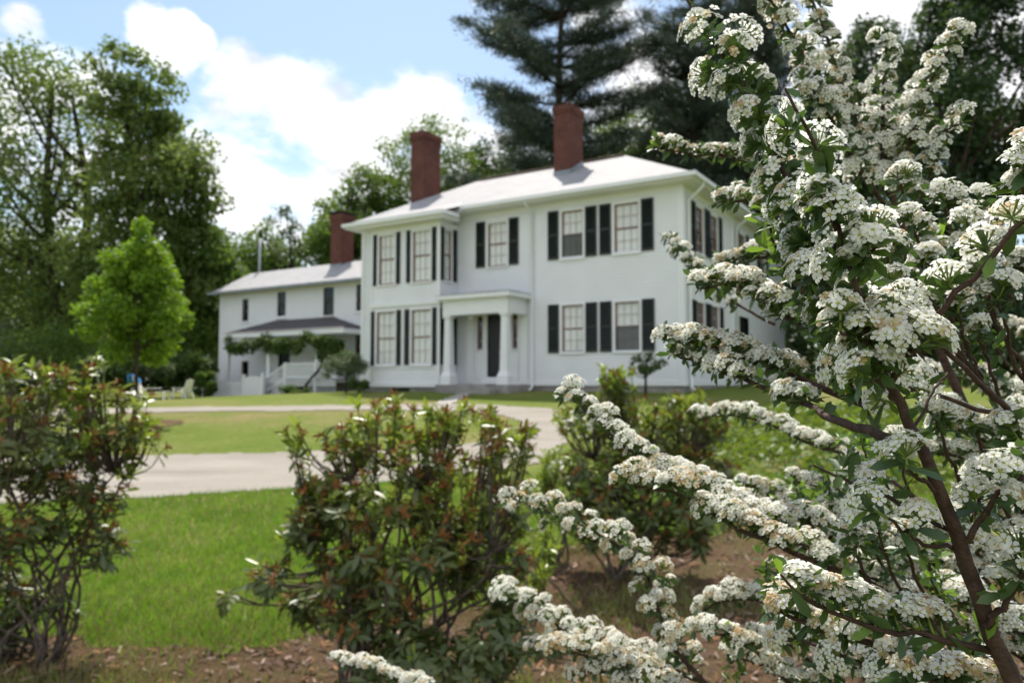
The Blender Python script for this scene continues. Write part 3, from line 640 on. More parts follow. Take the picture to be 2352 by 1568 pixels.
# wing
WW = [(-22.02, -21.57, 3.1, 4.19), (-19.62, -19.05, 3.16, 4.33), (-16.72, -16.07, 3.12, 4.34), (-14.8, -14.28, 3.18, 4.37), (-14.83, -14.42, 1.2, 2.32), (-21.98, -21.5, 0.0, 1.25)]
WD = (-19.5, -18.75, 0.4, 2.2)
ww = MB(); siding(ww, -23.6, -12.45, -0.35, 4.48, WW + [WD], FW); ww.box(-23.6, -23.5, 2.15, 6.1, -0.35, 4.5); ww.box(-23.5, -12.46, 6.0, 6.1, -0.35, 4.5)
ww.prism([(-23.6, 4.5), (-23.6, 4.501), (-23.5, 4.5)], 2.3, 6.0)
gb = [(-23.58, 2.2, 4.5), (-23.58, 6.0, 4.5), (-23.58, 4.1, 5.55)]; ww.add(gb, [(0, 2, 1)])
wing = ww.build('wing', M_white, house)
m = MB(); m.box(-23.55, -12.46, 2.18, 2.4, -1.2, -0.36); m.build('foundation', M_stone, wing)
m = MB(); m.box(-23.64, -12.47, 2.09, 2.123, 4.3, 4.5); m.box(-23.64, -23.48, 2.1, 2.1235, -0.36, 4.3); m.build('trim', M_trim, wing)
m = MB(); e0, e1 = (1.74, 4.5), (4.12, 5.74)
for (ya, za), (yb, zb) in ((e0, e1), ((6.5, 4.5), e1)):
    V = [(-23.95, ya, za), (-12.46, ya, za), (-12.46, yb, zb), (-23.95, yb, zb)]; V += [(x, y, z - 0.1) for x, y, z in V]
    m.add(V, [(0, 1, 2, 3), (7, 6, 5, 4), (0, 4, 5, 1), (3, 2, 6, 7), (0, 3, 7, 4), (1, 5, 6, 2)])
wroof = m.build('roof', M_roof, wing)
m = MB(); m.box(-23.97, -12.47, 1.62, 1.735, 4.4, 4.51); m.build('gutter', M_lead, wing)
chimney(-18.0, -17.3, 3.75, 4.5, 5.2, 7.95, wroof, (5.5, 5.5), True)
for x, z in ((-23.55, 7.4), (-15.87, 7.9)):
    m = MB(); m.tube([(x, 4.3, 5.3), (x, 4.3, z)], 0.065, 10); m.build('vent_pipe', M_pipe, wroof, True)
M_bsash = plain('brown_sash', (0.10, 0.075, 0.065), 0.6, 0.2, 6)
for i, w in enumerate(WW): window(FW, *w, 1, 1, sash=M_bsash if i < 4 else M_sash, curtain=None, casing=0.06, parent=wing)
m = MB(); m.box(WD[0], WD[1], 2.2, 2.25, WD[2], WD[3]); wd = m.build('door', M_door, wing); m = MB(); m.tube([(-18.85, 2.2, 1.3), (-18.85, 2.13, 1.3)], 0.03, 8); m.build('handle', M_pipe, wd)

# wing porch
PY = 0.75
pr = MB(); xl, xr, xt0, xt1 = -21.35, -13.95, -19.7, -16.1; zl = 2.40
V = [(xl, .55, zl), (xr, .55, zl), (xr, 2.12, zl), (xl, 2.12, zl), (xt0, 2.12, 3.04), (xt1, 2.12, 3.04)]
pr.add(V, [(0, 1, 5, 4)]); pr.add(V, [(1, 2, 5), (3, 0, 4)]); proof = pr.build('porch_roof', M_proof, wing)
m = MB(); m.box(xl + .03, xr - .03, .58, 2.1, 2.2, 2.39); m.build('fascia', M_trim, proof)
m = MB(); m.box(-18.4, -14.4, .62, 2.12, 0.26, 0.36)
m.box(-18.4, -14.4, .60, .64, 0.1, 0.25); m.build('porch_deck', plain('porch_boards', (0.5, 0.5, 0.5), .6), wing)
m = MB()
for k in range(20): m.box(-16.2 + k * .09, -16.15 + k * .09, .66, .68, -0.5, 0.1)
m.build('lattice', plain('lattice_grey', (0.35, .36, .37), .7), wing)
cw = MB(); cw.box(-18.4, -14.4, 2.03, 2.105, 0.36, 2.2); 
for hx in (hp((800 + 540 / 1.96) / 1.7415, 900, PY)[0], hp((800 + 920 / 1.96) / 1.7415, 900, PY)[0], -21.15):
    m = MB(); m.box(hx - .08, hx + .08, PY - .08, PY + .08, -0.5, 2.2); m.box(hx - .11, hx + .11, PY - .11, PY + .11, 2.08, 2.199); m.build('porch_post', M_trim, wing)
rl = MB(); x0, x1 = hp((800 + 668 / 1.96) / 1.7415, 900, PY - .1)[0], hp((800 + 905 / 1.96) / 1.7415, 900, PY - .1)[0]
rl.beam((x0, PY - .1, 1.02), (x1, PY - .1, 1.02), .09, .06); rl.beam((x0, PY - .1, .46), (x1, PY - .1, .46), .06, .06)
k = 20
for i in range(k + 1): xx = x0 + (x1 - x0) * i / k; rl.box(xx - .02, xx + .02, PY - .12, PY - .08, .46, 1.0)
for xx in (x0, x1): rl.box(xx - .06, xx + .06, PY - .16, PY - .04, -0.45, 1.08)
x2 = x1 + 1.2; rl.beam((x1, PY - .1, 1.02), (x2, PY - .1, 1.02), .09, .06)
for i in range(12): xx = x1 + 1.2 * i / 12; rl.box(xx - .02, xx + .02, PY - .12, PY - .08, .46, 1.0)
rl.beam((x1, PY - .1, .46), (x2, PY - .1, .46), .06, .06)
rl.build('railing', M_trim, wing)
st = MB(); n = 5
for i in range(n):
    z = 0.3 - i * .15; st.box(x0 - .15 - i * .26, x0 + .1 - i * .26, PY - .1, PY + 1.0, z - .5, z)
sta = st.build('stair', plain('step_boards', (0.55, 0.55, 0.56), .6), wing)
m = MB(); m.beam((x0, PY - .13, 1.0), (x0 - 1.25, PY - .13, 0.35), .08, .06); m.beam((x0, PY - .13, 0.42), (x0 - 1.25, PY - .13, -0.22), .06, .06)
for i in range(11): t = i / 10; m.box(x0 - 1.25 * t - .02, x0 - 1.25 * t + .02, PY - .15, PY - .11, .42 - .64 * t, 1.0 - .65 * t)
m.box(x0 - 1.33, x0 - 1.2, PY - .2, PY - .07, -0.6, .42); m.build('handrail', M_trim, sta)

# grapevine over the porch eave
def leafcloud(mb, centers, radii, n, size, g, tmpl, upbias=0.6, mat=0, flat=1.0):
    """leaf-sized faces round a set of clump centres"""
    c = g.integers(0, len(centers), n); d = g.normal(size=(n, 3)); d = unit(d) * (g.random(n) ** 0.45)[:, None]; d[:, 2] *= flat
    P = centers[c] + d * np.asarray(radii)[c][:, None] if np.ndim(radii) == 1 else centers[c] + d * radii
    z = g.normal(size=(n, 3)) * 0.9 + d * 0.5; z[:, 2] += upbias
    mb.inst(tmpl[0], tmpl[1], P, frames(z, None, g), g.uniform(0.65, 1.35, n) * size, mat)
LEAF4 = (np.array([(0, 0, 0), (.5, -.32, .06), (1, 0, -.05), (.5, .32, .06)]) - np.array([.5, 0, 0]), [np.array([[0, 1, 2, 3]])])
LEAF6 = (np.array([(-.5, 0, 0), (-.2, -.26, .07), (.2, -.27, .07), (.5, 0, -.08), (.2, .27, .07), (-.2, .26, .07)]), [np.array([[0, 1, 2, 5], [5, 2, 4, 4][0:4]])[:1], np.array([[5, 2, 3, 4]])])
def vine():
    g = np.random.default_rng(11); root = empty('grapevine', hw(-15.3, .5, -0.4), HR); lo = []
    m = MB(); C = []
    for x in np.arange(-20.9, -13.9, 0.16):
        z = 2.02 + 0.13 * sin(x * 2.3) + 0.1 * sin(x * 5.1 + 1); C.append((x, .42 + .1 * sin(x * 3), z - .05)); C.append((x, .5, z - .22 - .14 * (sin(x * 4.1) > 0)))
        if -15.4 < x < -14.0: C += [(x, .5, 1.75), (x, .55, 1.5), (x, .55, 1.3)]
        if -20.7 < x < -19.9: C.append((x, .45, 1.62))
        if -18.4 < x < -17.0: C.append((x, .45, 1.62))
    C = np.array(C) - np.array([-15.3, .5, -0.4]); leafcloud(m, C, np.full(len(C), .21), 4600, .125, g, LEAF4, .5)
    m.build('foliage', M_vine, root)
    m = MB(); P = spline([(0.0, -.1, -.1), (-.5, -.15, .35), (-.25, -.1, .8), (.25, -.05, 1.3), (.3, 0, 1.9), (-.6, 0, 2.3)], 24); m.tube(P, np.linspace(.06, .03, 24), 8); m.tube(P + np.array([.06, .02, 0]) * np.sin(np.arange(24) * .7)[:, None], np.linspace(.035, .02, 24), 6); m.build('trunk', M_bark, root, True)
    tag(root, 'leafy grapevine with a twisted trunk trained along the wing porch eave', 'vine')
vine()

# small things by the wing
def at_house(px, py, hy):
    hx, hz = hp(px, py, hy); return hw(hx, hy, hz)
def fence_bits():
    hx0, _ = hp(486, 900, 0.3); g0 = -0.45
    f = empty('picket_fence', hw(hx0, .3, g0), HR); m = MB(); 
    hx1 = hp((800 + 340 / 1.96) / 1.7415, 900, .3)[0] - hx0
    for xx in (0.0, .42): m = MB(); m.box(xx - .05, xx + .05, -.05, .05, 0, 1.15); m.build('post', M_trim, f)
    m = MB()
    for i in range(9): m.box(.07 + i * .035, .07 + i * .035 + .03, -.015, .015, .05, 1.0)
    for i in range(int((hx1 - .5) / .13)): m.box(.5 + i * .13, .5 + i * .13 + .05, -.015, .015, .08, .72)
    m.build('picket', M_trim, f); m = MB()
    for z in (.2, .66): m.box(0, hx1, .016, .05, z, z + .06)
    m.build('rail', M_trim, f); tag(f, 'low white picket fence running out from the wing corner', 'fence')
    hg = hp((800 + 340 / 1.96) / 1.7415, 900, .2)[0]; gt = empty('garden_gate', hw(hg, .2, g0), HR); w = hp((800 + 492 / 1.96) / 1.7415, 900, .2)[0] - hg
    m = MB(); m.box(-.05, .06, -.06, .06, 0, 1.05); m.build('post', M_trim, gt); m = MB(); m.box(w - .06, w + .05, -.06, .06, 0, 1.1); m.build('post', M_trim, gt)
    m = MB(); n = 9
    for i in range(n): xx = .08 + (w - .16) * i / n; m.box(xx, xx + (w - .16) / n * .82, -.02, .01, .1, .92 + .05 * sin(pi * i / (n - 1)))
    m.build('panel', M_trim, gt); m = MB(); m.box(.06, w - .06, .011, .04, .2, .28); m.box(.06, w - .06, .011, .04, .75, .83); m.build('rail', M_trim, gt)
    tag(gt, 'white board gate between two posts in front of the wing porch', 'gate')
    p = hw(hp(474, 833, .3)[0], .25, hp(474, 833, .3)[1]); b = empty('flower_basket', p); g = np.random.default_rng(3); 
    m = MB(); m.tube([(0, 0, -.32), (0, 0, -.28), (0, 0, -.12)], [.1, .16, .24], 12); m.build('pot', M_bark, b)
    m = MB(); leafcloud(m, np.array([(0, 0, 0), (.22, 0, -.05), (-.22, 0, -.05), (0, .1, .1)]), np.full(4, .28), 500, .1, g, LEAF4, .6); m.build('petals', M_purple, b)
    m = MB(); leafcloud(m, np.array([(0, 0, -.08), (.2, 0, -.15), (-.2, 0, -.15)]), np.full(3, .24), 220, .1, g, LEAF4, .4); m.build('leaves', M_vine, b)
    tag(b, 'round basket of purple flowers on the white post at the wing corner', 'flower basket')
    zg = g1(*hw(hp(474, 833, .3)[0], .25, 0)[:2]) - p[2]
    m = MB(); m.box(-.045, .045, -.045, .045, zg, -.33); o = m.build('post', M_trim, b)
fence_bits()
def wire_fence():
    a = ong(380, 905); a = at(430, 862, 33.0); b = at(500, 862, 35.5); r = empty('rail_fence', (a[0], a[1], g1(a[0], a[1])))
    d = b - a; h = a[2] - g1(a[0], a[1]); m = MB(); m.tube([(0, 0, h), (d[0], d[1], h)], .03, 6); m.tube([(0, 0, h * .5), (d[0], d[1], h * .5)], .02, 6); m.build('rail', M_trim, r)
    for t in (0, .5, 1):
        m = MB(); m.box(d[0] * t - .04, d[0] * t + .04, d[1] * t - .04, d[1] * t + .04, -.1, h + .06); m.build('post', M_trim, r)
    tag(r, 'thin pale rail fence joining the shrubs to the wing', 'fence')
wire_fence()
def chairs():
    # low slatted garden chair, facing +x
    def slat_chair(name, loc, rz, back_len, seat_len, label, recl, sc_):
        r = empty(name, loc, rz); w = .62
        m = MB(); n = 6
        for i in range(n):
            x = .1 + seat_len * i / n; m.box(x, x + seat_len / n * .84, -w / 2, w / 2, .34 + .10 * i / n, .365 + .10 * i / n)
        m.build('seat', M_plastic, r)
        m = MB(); bx, bz = .1, .33; dx, dz = -back_len * sin(recl), back_len * cos(recl)
        for j in range(6):
            y = -w / 2 + .02 + j * w / 6; hh = 1 - .10 * abs(j - 2.5) / 2.5
            m.beam((bx, y + .045, bz), (bx + dx * hh, y + .045, bz + dz * hh), .085, .025)
        m.beam((bx + dx * .55, -w / 2, bz + dz * .55 - .03), (bx + dx * .55, w / 2, bz + dz * .55 - .03), .05, .03); m.build('backrest', M_plastic, r)
        for s in (-1, 1):
            m = MB(); m.box(-.22, .1 + min(seat_len, .7), s * (w / 2 + .02), s * (w / 2 + .16), .56, .59); m.build('armrest', M_plastic, r)
            m = MB(); m.beam((.1 + seat_len * .92, s * (w / 2 + .05), 0), (.1 + seat_len * .92, s * (w / 2 + .05), .55 if seat_len < .8 else .42), .09, .04); m.build('leg', M_plastic, r)
            m = MB(); m.beam((-.1, s * (w / 2 + .05), 0), (.12, s * (w / 2 + .05), .55), .09, .04); m.build('leg', M_plastic, r)
        r.scale = (sc_, sc_, sc_); tag(r, label, 'chair', 'white garden chairs by the wing'); return r
    p = at(322, 905, 27.5); p[2] = g1(p[0], p[1]); a = slat_chair('lounge_chair', tuple(p), .1, .95, 1.15, 'long white lounge chair with a towel, beside the garden shrubs', .45, .8)
    q = at(432, 905, 28.0); q[2] = g1(q[0], q[1]); b = slat_chair('garden_chair', tuple(q), pi - .25, .8, .62, 'small upright white garden chair nearest the wing corner', .35, .66)
    tw = MB(); n = 10; V = []; F = []
    for i in range(n):
        t = i / (n - 1); x = -.12 - .52 * sin(min(t, .6) / .6 * .5) + (.07 if t < .5 else -.1); z = .85 + .38 * (1 - abs(t - .5) * 2)
        for j in range(9): V.append((x + .012 * sin(j * 1.7 + i), -.3 + j * .075, z + .01 * sin(j * 2.1)))
    for i in range(n - 1):
        for j in range(8): F.append((i * 9 + j, i * 9 + j + 1, i * 9 + j + 10, i * 9 + j + 9))
    tw.add(V, F); t = tw.build('towel', M_blue, None, True); t.location = p; t.rotation_euler = (0, 0, .1); t.scale = (.8, .8, .8); tag(t, 'bright blue towel over the back of the white lounge chair', 'towel')
    md = t.modifiers.new('thickness', 'SOLIDIFY'); md.thickness = .02
chairs()

# ------------------------------------------------------------------ trees
def tree(name, base, H, blobs, n, size, mat, label, seed, cat='tree', group=None, tr=0.25, clumps=14, tmpl=LEAF4, crs=0.50, ub=0.6, trunks=1, lean=0.0, flat=.8, bark=None):
    """blobs: (dx, dy, z, rx, rz) crown masses measured from the base"""
    g = np.random.default_rng(seed); r = empty(name, tuple(base)); C = []; R = []
    per = [max(3, int(clumps * (b[3] * b[3] * b[4]) ** .4)) for b in blobs]; 
    for b, k in zip(blobs, per):
        d = unit(g.normal(size=(k, 3))) * (g.uniform(.35, 1.0, k) ** .6)[:, None]
        C.append(np.array([b[0], b[1], b[2]]) + d * np.array([b[3], b[3], b[4]])); R.append(np.full(k, crs) * b[3] * g.uniform(.7, 1.35, k))
    C = np.concatenate(C); R = np.concatenate(R); R = np.maximum(R, .25 * np.median(R))
    n = int(n * 1.9); size = size * .8; mb = MB(); w = R ** 2 / (R ** 2).sum(); cnt = g.multinomial(n, w)
    ci = np.repeat(np.arange(len(C)), cnt); q = len(ci); d = unit(g.normal(size=(q, 3))) * (g.random(q) ** .5)[:, None]; d[:, 2] *= flat
    P = C[ci] + d * R[ci][:, None]; z = g.normal(size=(q, 3)) * .8 + d * .6; z[:, 2] += ub
    mb.inst(tmpl[0], tmpl[1], P, frames(z, None, g), g.uniform(.6, 1.4, q) * size, 0); mb.build('crown', mat, r)
    t = MB()
    for k in range(trunks):
        ox = (k - (trunks - 1) / 2) * tr * 2.2; top = C[np.argsort(C[:, 2])[-1 - k * 2]] * np.array([.5, .5, .92])
        P = spline([(ox, 0, -.3), (ox * 1.3 + lean * .3, 0, H * .25), (ox * 2 + lean * .7 + top[0] * .3, top[1] * .3, H * .55), top], 14)
        t.tube(P, np.linspace(tr, tr * .22, 14) * np.r_[1.35, np.ones(13)], 9)
        m = min(len(C), int(16 / trunks) + 4)
        for j in g.choice(len(C), m, replace=False):
            c = C[j]; i = int(np.clip(np.searchsorted(P[:, 2], c[2] * .62), 2, 12)); s = P[i]
            mid = (s + c) / 2 + np.array([0, 0, -.06 * H * g.random()]); Q = spline([s, mid, c], 7); t.tube(Q, np.linspace(tr * .34, tr * .06, 7), 5)
    t.build('trunk', bark or M_bark, r, True); tag(r, label, cat, group); return r
def ground_at(px, Y): p = at(px, 880, Y); return np.array([p[0], p[1], g1(p[0], p[1])])
def px_tree(name, Y, pxc, blobpx, n, size, mat, label, seed, **k):
    """crown masses given as picture positions (px, py, half width, half height) at depth Y"""
    b = ground_at(pxc, Y); bl = []; s = Y / FPX; g = np.random.default_rng(seed + 100); H = 0
    for px, py, hw_, hh in blobpx:
        p = at(px, py, Y); bl.append((p[0] - b[0], g.normal() * hw_ * s * .4, p[2] - b[2], hw_ * s, hh * s)); H = max(H, p[2] - b[2] + hh * s)
    return tree(name, b, H, bl, n, size, mat, label, seed, **k)

TG = 'trees around the house'
px_tree('deciduous_tree', 40, 150, [(90, 180, 100, 85), (10, 290, 120, 120), (165, 290, 90, 120), (60, 460, 140, 120), (200, 450, 80, 120), (-60, 600, 140, 120), (120, 620, 120, 100), (-90, 420, 100, 130), (40, 740, 160, 70), (160, 720, 100, 70)],
        15500, .31, M_leafA, 'tall dark leafy tree leftmost on the skyline, its trunk leaning', 21, tr=.42, trunks=2, clumps=9, group=TG)
px_tree('deciduous_tree', 37, 300, [(300, 180, 60, 65), (360, 230, 65, 75), (300, 290, 90, 95), (390, 320, 75, 80), (400, 420, 100, 90), (280, 440, 80, 100), (485, 450, 45, 35), (430, 520, 80, 60), (330, 580, 90, 90), (230, 620, 90, 90), (380, 660, 90, 80)],
        14500, .31, M_leafA, 'tall loose tree right of the leftmost one, a branch reaching towards the house', 22, tr=.38, clumps=9, group=TG)
px_tree('deciduous_tree', 39, 470, [(470, 580, 70, 70), (420, 660, 70, 80), (510, 680, 50, 80), (460, 780, 80, 70)], 11000, .28, M_leafB, 'yellowish green tree between the bright maple and the wing', 23, tr=.25, clumps=10, group=TG)
px_tree('deciduous_tree', 55, 590, [(600, 570, 55, 50), (560, 620, 50, 50), (650, 620, 70, 50), (600, 680, 90, 50)], 7000, .3, M_leafB, 'rounded green tree behind the wing roof beside the pipe', 24, tr=.25, clumps=10, group=TG)
px_tree('thin_tree', 52, 668, [(655, 520, 35, 40), (690, 560, 30, 40), (640, 580, 25, 30)], 450, .26, M_hedge, 'thin nearly bare pale tree behind the wing roof', 25, tr=.14, clumps=12, crs=.45, group=TG)
px_tree('deciduous_tree', 50, 790, [(830, 440, 60, 55), (770, 480, 50, 60), (880, 500, 70, 60), (740, 560, 60, 60), (820, 580, 90, 60), (730, 640, 60, 50)], 13000, .28, M_leafB, 'full green tree behind the wing chimney', 26, tr=.35, clumps=12, group=TG)
px_tree('deciduous_tree', 54, 960, [(920, 350, 50, 50), (1010, 340, 65, 55), (900, 420, 50, 50), (1060, 400, 60, 55), (980, 440, 80, 50), (1120, 440, 60, 50), (1010, 500, 100, 50)], 9500, .27, M_leafB, 'open crowned tree behind the left brick chimney of the main roof', 27, tr=.3, clumps=11, group=TG)
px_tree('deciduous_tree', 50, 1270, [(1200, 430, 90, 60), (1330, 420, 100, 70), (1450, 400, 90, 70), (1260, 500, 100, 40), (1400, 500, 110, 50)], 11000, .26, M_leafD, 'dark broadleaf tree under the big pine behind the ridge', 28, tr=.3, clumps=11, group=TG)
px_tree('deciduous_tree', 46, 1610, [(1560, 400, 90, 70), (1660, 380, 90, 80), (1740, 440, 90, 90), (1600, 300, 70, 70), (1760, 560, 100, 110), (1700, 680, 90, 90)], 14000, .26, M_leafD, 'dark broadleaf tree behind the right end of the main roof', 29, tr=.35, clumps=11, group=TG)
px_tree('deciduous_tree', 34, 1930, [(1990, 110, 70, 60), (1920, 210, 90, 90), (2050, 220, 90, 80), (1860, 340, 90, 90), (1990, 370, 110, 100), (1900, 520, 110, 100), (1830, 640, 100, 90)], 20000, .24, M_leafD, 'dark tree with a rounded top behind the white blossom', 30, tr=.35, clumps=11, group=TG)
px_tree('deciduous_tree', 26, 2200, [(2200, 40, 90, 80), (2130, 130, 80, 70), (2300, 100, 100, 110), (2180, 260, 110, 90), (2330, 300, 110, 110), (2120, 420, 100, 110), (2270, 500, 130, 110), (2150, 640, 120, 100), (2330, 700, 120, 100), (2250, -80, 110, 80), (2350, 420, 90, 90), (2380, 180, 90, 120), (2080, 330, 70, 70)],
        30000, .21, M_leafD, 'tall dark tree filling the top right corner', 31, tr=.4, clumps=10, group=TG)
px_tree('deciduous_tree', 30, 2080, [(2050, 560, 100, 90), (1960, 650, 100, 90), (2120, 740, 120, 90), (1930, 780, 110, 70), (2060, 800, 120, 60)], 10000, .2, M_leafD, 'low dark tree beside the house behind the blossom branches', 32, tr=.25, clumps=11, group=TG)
px_tree('maple_tree', 16.2, 313, [(332, 540, 30, 40), (322, 585, 52, 44), (290, 620, 52, 46), (368, 618, 46, 50), (248, 668, 50, 40), (318, 680, 82, 58), (392, 690, 40, 46), (268, 735, 62, 42), (370, 745, 54, 42), (320, 785, 70, 36), (210, 688, 30, 26)],
        8500, .12, M_maple, 'young bright green maple standing on the lawn island', 33, tr=.055, clumps=24, crs=.56, group=TG, flat=.8, ub=.35)

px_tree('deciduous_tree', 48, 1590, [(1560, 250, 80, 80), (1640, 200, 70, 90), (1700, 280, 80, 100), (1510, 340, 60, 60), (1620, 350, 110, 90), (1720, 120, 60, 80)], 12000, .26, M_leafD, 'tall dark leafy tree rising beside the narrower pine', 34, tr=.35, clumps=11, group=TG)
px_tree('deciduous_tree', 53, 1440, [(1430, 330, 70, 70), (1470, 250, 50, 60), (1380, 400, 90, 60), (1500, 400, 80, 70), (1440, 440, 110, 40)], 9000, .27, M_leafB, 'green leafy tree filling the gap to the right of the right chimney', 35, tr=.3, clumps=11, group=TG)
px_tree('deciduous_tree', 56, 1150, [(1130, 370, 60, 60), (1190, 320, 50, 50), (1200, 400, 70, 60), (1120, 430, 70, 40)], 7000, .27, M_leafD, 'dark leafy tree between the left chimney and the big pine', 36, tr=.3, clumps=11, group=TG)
def pine(name, Y, pxc, top_py, base_py, halfw, n_lvl, label, seed, mat=M_pine, dens=1.0, tr=.4):
    g = np.random.default_rng(seed); b = ground_at(pxc, Y); s = Y / FPX; zt = at(pxc, top_py, Y)[2] - b[2]; zb = at(pxc, base_py, Y)[2] - b[2]
    r = empty(name, tuple(b)); t = MB(); P = np.array([(g.normal() * .1 * (i > 0), g.normal() * .1, z) for i, z in enumerate(np.linspace(-.3, zt, 9))]); t.tube(P, np.linspace(tr, .05, 9), 9)
    pos = []; axs = []
    for i in range(n_lvl):
        u = (i + g.random() * .8) / n_lvl; z = zb + (zt - zb) * u; wid = halfw * s * np.interp(u, [0, .2, .45, .7, .9, 1], [.95, 1.0, .85, .62, .3, .06])
        for k in range(g.integers(4, 7)):
            a = g.random() * 2 * pi; ln = wid * g.uniform(.55, 1.15); rise = g.uniform(.02, .3) + .35 * u
            e = np.array([cos(a) * ln, sin(a) * ln, rise * ln]); mid = e * .5 + np.array([0, 0, -.06 * ln]); Q = spline([(0, 0, z), mid + (0, 0, z), e + (0, 0, z)], 8); t.tube(Q, np.linspace(.10, .02, 8), 4)
            nt_ = max(4, int(ln * 10 * dens))
            for j in range(nt_):
                v = .25 + .75 * (j + g.random()) / nt_; c = Q[min(7, int(v * 7))] + np.r_[g.normal(size=2) * .16 * ln ** .5 * 1.2, abs(g.normal()) * .14]
                pos.append(c); axs.append(unit(e * .6 / ln + np.array([0, 0, .75]) + g.normal(size=3) * .3))
    t.build('trunk', M_bark, r, True)
    pos = np.array(pos); axs = np.array(axs); k = 26; n = len(pos) * k
    d = unit(np.repeat(axs, k, 0) * .9 + g.normal(size=(n, 3)) * .75); p0 = np.repeat(pos, k, 0) + g.normal(size=(n, 3)) * np.array([.24, .24, .12])
    T = np.array([(0, -.5, 0), (.6, -.4, 0), (1, 0, 0), (0, .5, 0)]) * np.array([1, .13, 1]); fr = frames(g.normal(size=(n, 3)), d, g)
    # keep the blade along d: frames() orthogonalises x against z
    mb = MB(); mb.inst(T, [np.array([[0, 1, 2, 3]])], p0, fr, g.uniform(.26, .44, n), 0); mb.build('crown', mat, r)
    tag(r, label, 'tree', TG); return r
pine('pine_tree', 44, 1290, -260, 450, 265, 19, 'tall blue green pine rising behind the ridge between the chimneys', 41, dens=1.2, tr=.45)
pine('pine_tree', 42, 1600, -230, 520, 165, 22, 'narrower pine to the right, partly hidden by the white blossom', 42, dens=.8)
pine('pine_tree', 38, 1760, -160, 560, 140, 20, 'dark pine directly behind the topmost white blossom', 43, dens=.8)

# shrubs and low trees about the garden edge
SG = 'garden shrubs by the wing'
def px_bush(Y, px, py, hw_, hh, n, size, mat, label, seed, name='shrub', **k):
    s = Y / FPX; b = ground_at(px, Y); p = at(px, py, Y); z = p[2] - b[2]
    bl = [(0, 0, z, hw_ * s * .7, hh * s * .8), (-hw_ * s * .5, 0, z - hh * s * .2, hw_ * s * .5, hh * s * .7), (hw_ * s * .5, 0, z - hh * s * .15, hw_ * s * .5, hh * s * .7)]
    return tree(name, b, z + hh * s, bl, n, size, mat, label, seed, cat='shrub', tr=.05, **k)
for i, (Y, px, py, a, b, lab) in enumerate([(33, 420, 845, 70, 45, 'pale green shrub behind the white chairs'), (32, 470, 880, 28, 32, 'dark round shrub between the garden chair and the wing'), (31, 330, 840, 60, 40, 'wide shrub behind the lounge chair and the maple trunk'),
                                           (30, 250, 850, 80, 60, 'tall green shrub just left of the lounge chair'), (34, 100, 820, 130, 80, 'broad shrub mass at the left edge under the tall trees'), (34, -60, 800, 120, 90, 'shrub at the far left edge of the lawn')]):
    px_bush(Y, px, py, a, b, 2600, .17, (M_vine, M_leafB, M_hedge)[i % 3], lab, 60 + i, group=SG, clumps=16)
px_bush(26.3, 795, 838, 52, 38, 2600, .085, M_hedge, 'rounded grey green shrub in front of the wing porch', 71, clumps=30)
px_bush(25.6, 825, 882, 28, 16, 900, .09, M_vine, 'low dark shrub beside the main house bay', 72, clumps=30)
px_bush(28.5, 672, 896, 34, 14, 800, .1, M_vine, 'low dark shrub under the wing porch railing', 73, clumps=30)
px_bush(20.6, 1483, 835, 48, 34, 700, .08, M_vine, 'thin young shrub against the clapboard below the right windows', 74, clumps=40, crs=.34)
# far wood behind everything
def woods():
    g = np.random.default_rng(9); mb = MB(); C = []; 
    for a in np.linspace(-62, 62, 170):
        R = 68 + g.normal() * 5; x = sin(radians(a)) * R; y = cos(radians(a)) * R; h = 6.5 + 2.0 * sin(a * .35) + g.normal() * 1.2 + (4 if a > 12 else 0)
        for k in range(6): C.append((x + g.normal() * 1.8, y + g.normal() * 1.8, 1 + h * (k + .3) / 6))
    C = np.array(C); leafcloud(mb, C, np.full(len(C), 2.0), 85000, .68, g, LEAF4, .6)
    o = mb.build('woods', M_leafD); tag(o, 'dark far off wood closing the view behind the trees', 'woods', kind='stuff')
woods()
def ground_cover():
    g = np.random.default_rng(12); n = 16000; x = g.uniform(2.2, 11, n); y = g.uniform(7.4, 17, n); e = ((x - 6.2) / 3.6) ** 2 + ((y - 12) / 4.4) ** 2
    ok = (e + g.normal(size=n) * .12 < 1); x, y, e = x[ok], y[ok], e[ok]; n = len(x)
    z = gz(x, y) + (.45 * np.sqrt(np.clip(1 - e, 0, 1)) + .06 * np.sin(x * 3) * np.sin(y * 2.3)) * g.uniform(.3, 1, n); nz = g.normal(size=(n, 3)) * .7; nz[:, 2] += .7
    mb = MB(); mb.inst(LEAF4[0], LEAF4[1], np.stack([x, y, z], 1), frames(nz, None, g), g.uniform(.07, .17, n), 0)
    M_ = leafmat('ground_cover_leaves', G3((0.07, 0.13, 0.015), (0.12, 0.19, 0.022), (0.19, 0.24, 0.04)), 1.2, 0.35, tcol=(0.26, 0.34, 0.03))
    o = mb.build('ground_cover', M_); tag(o, 'yellow green ground cover on the bank right of the driveway', 'ground cover', kind='stuff')
ground_cover()

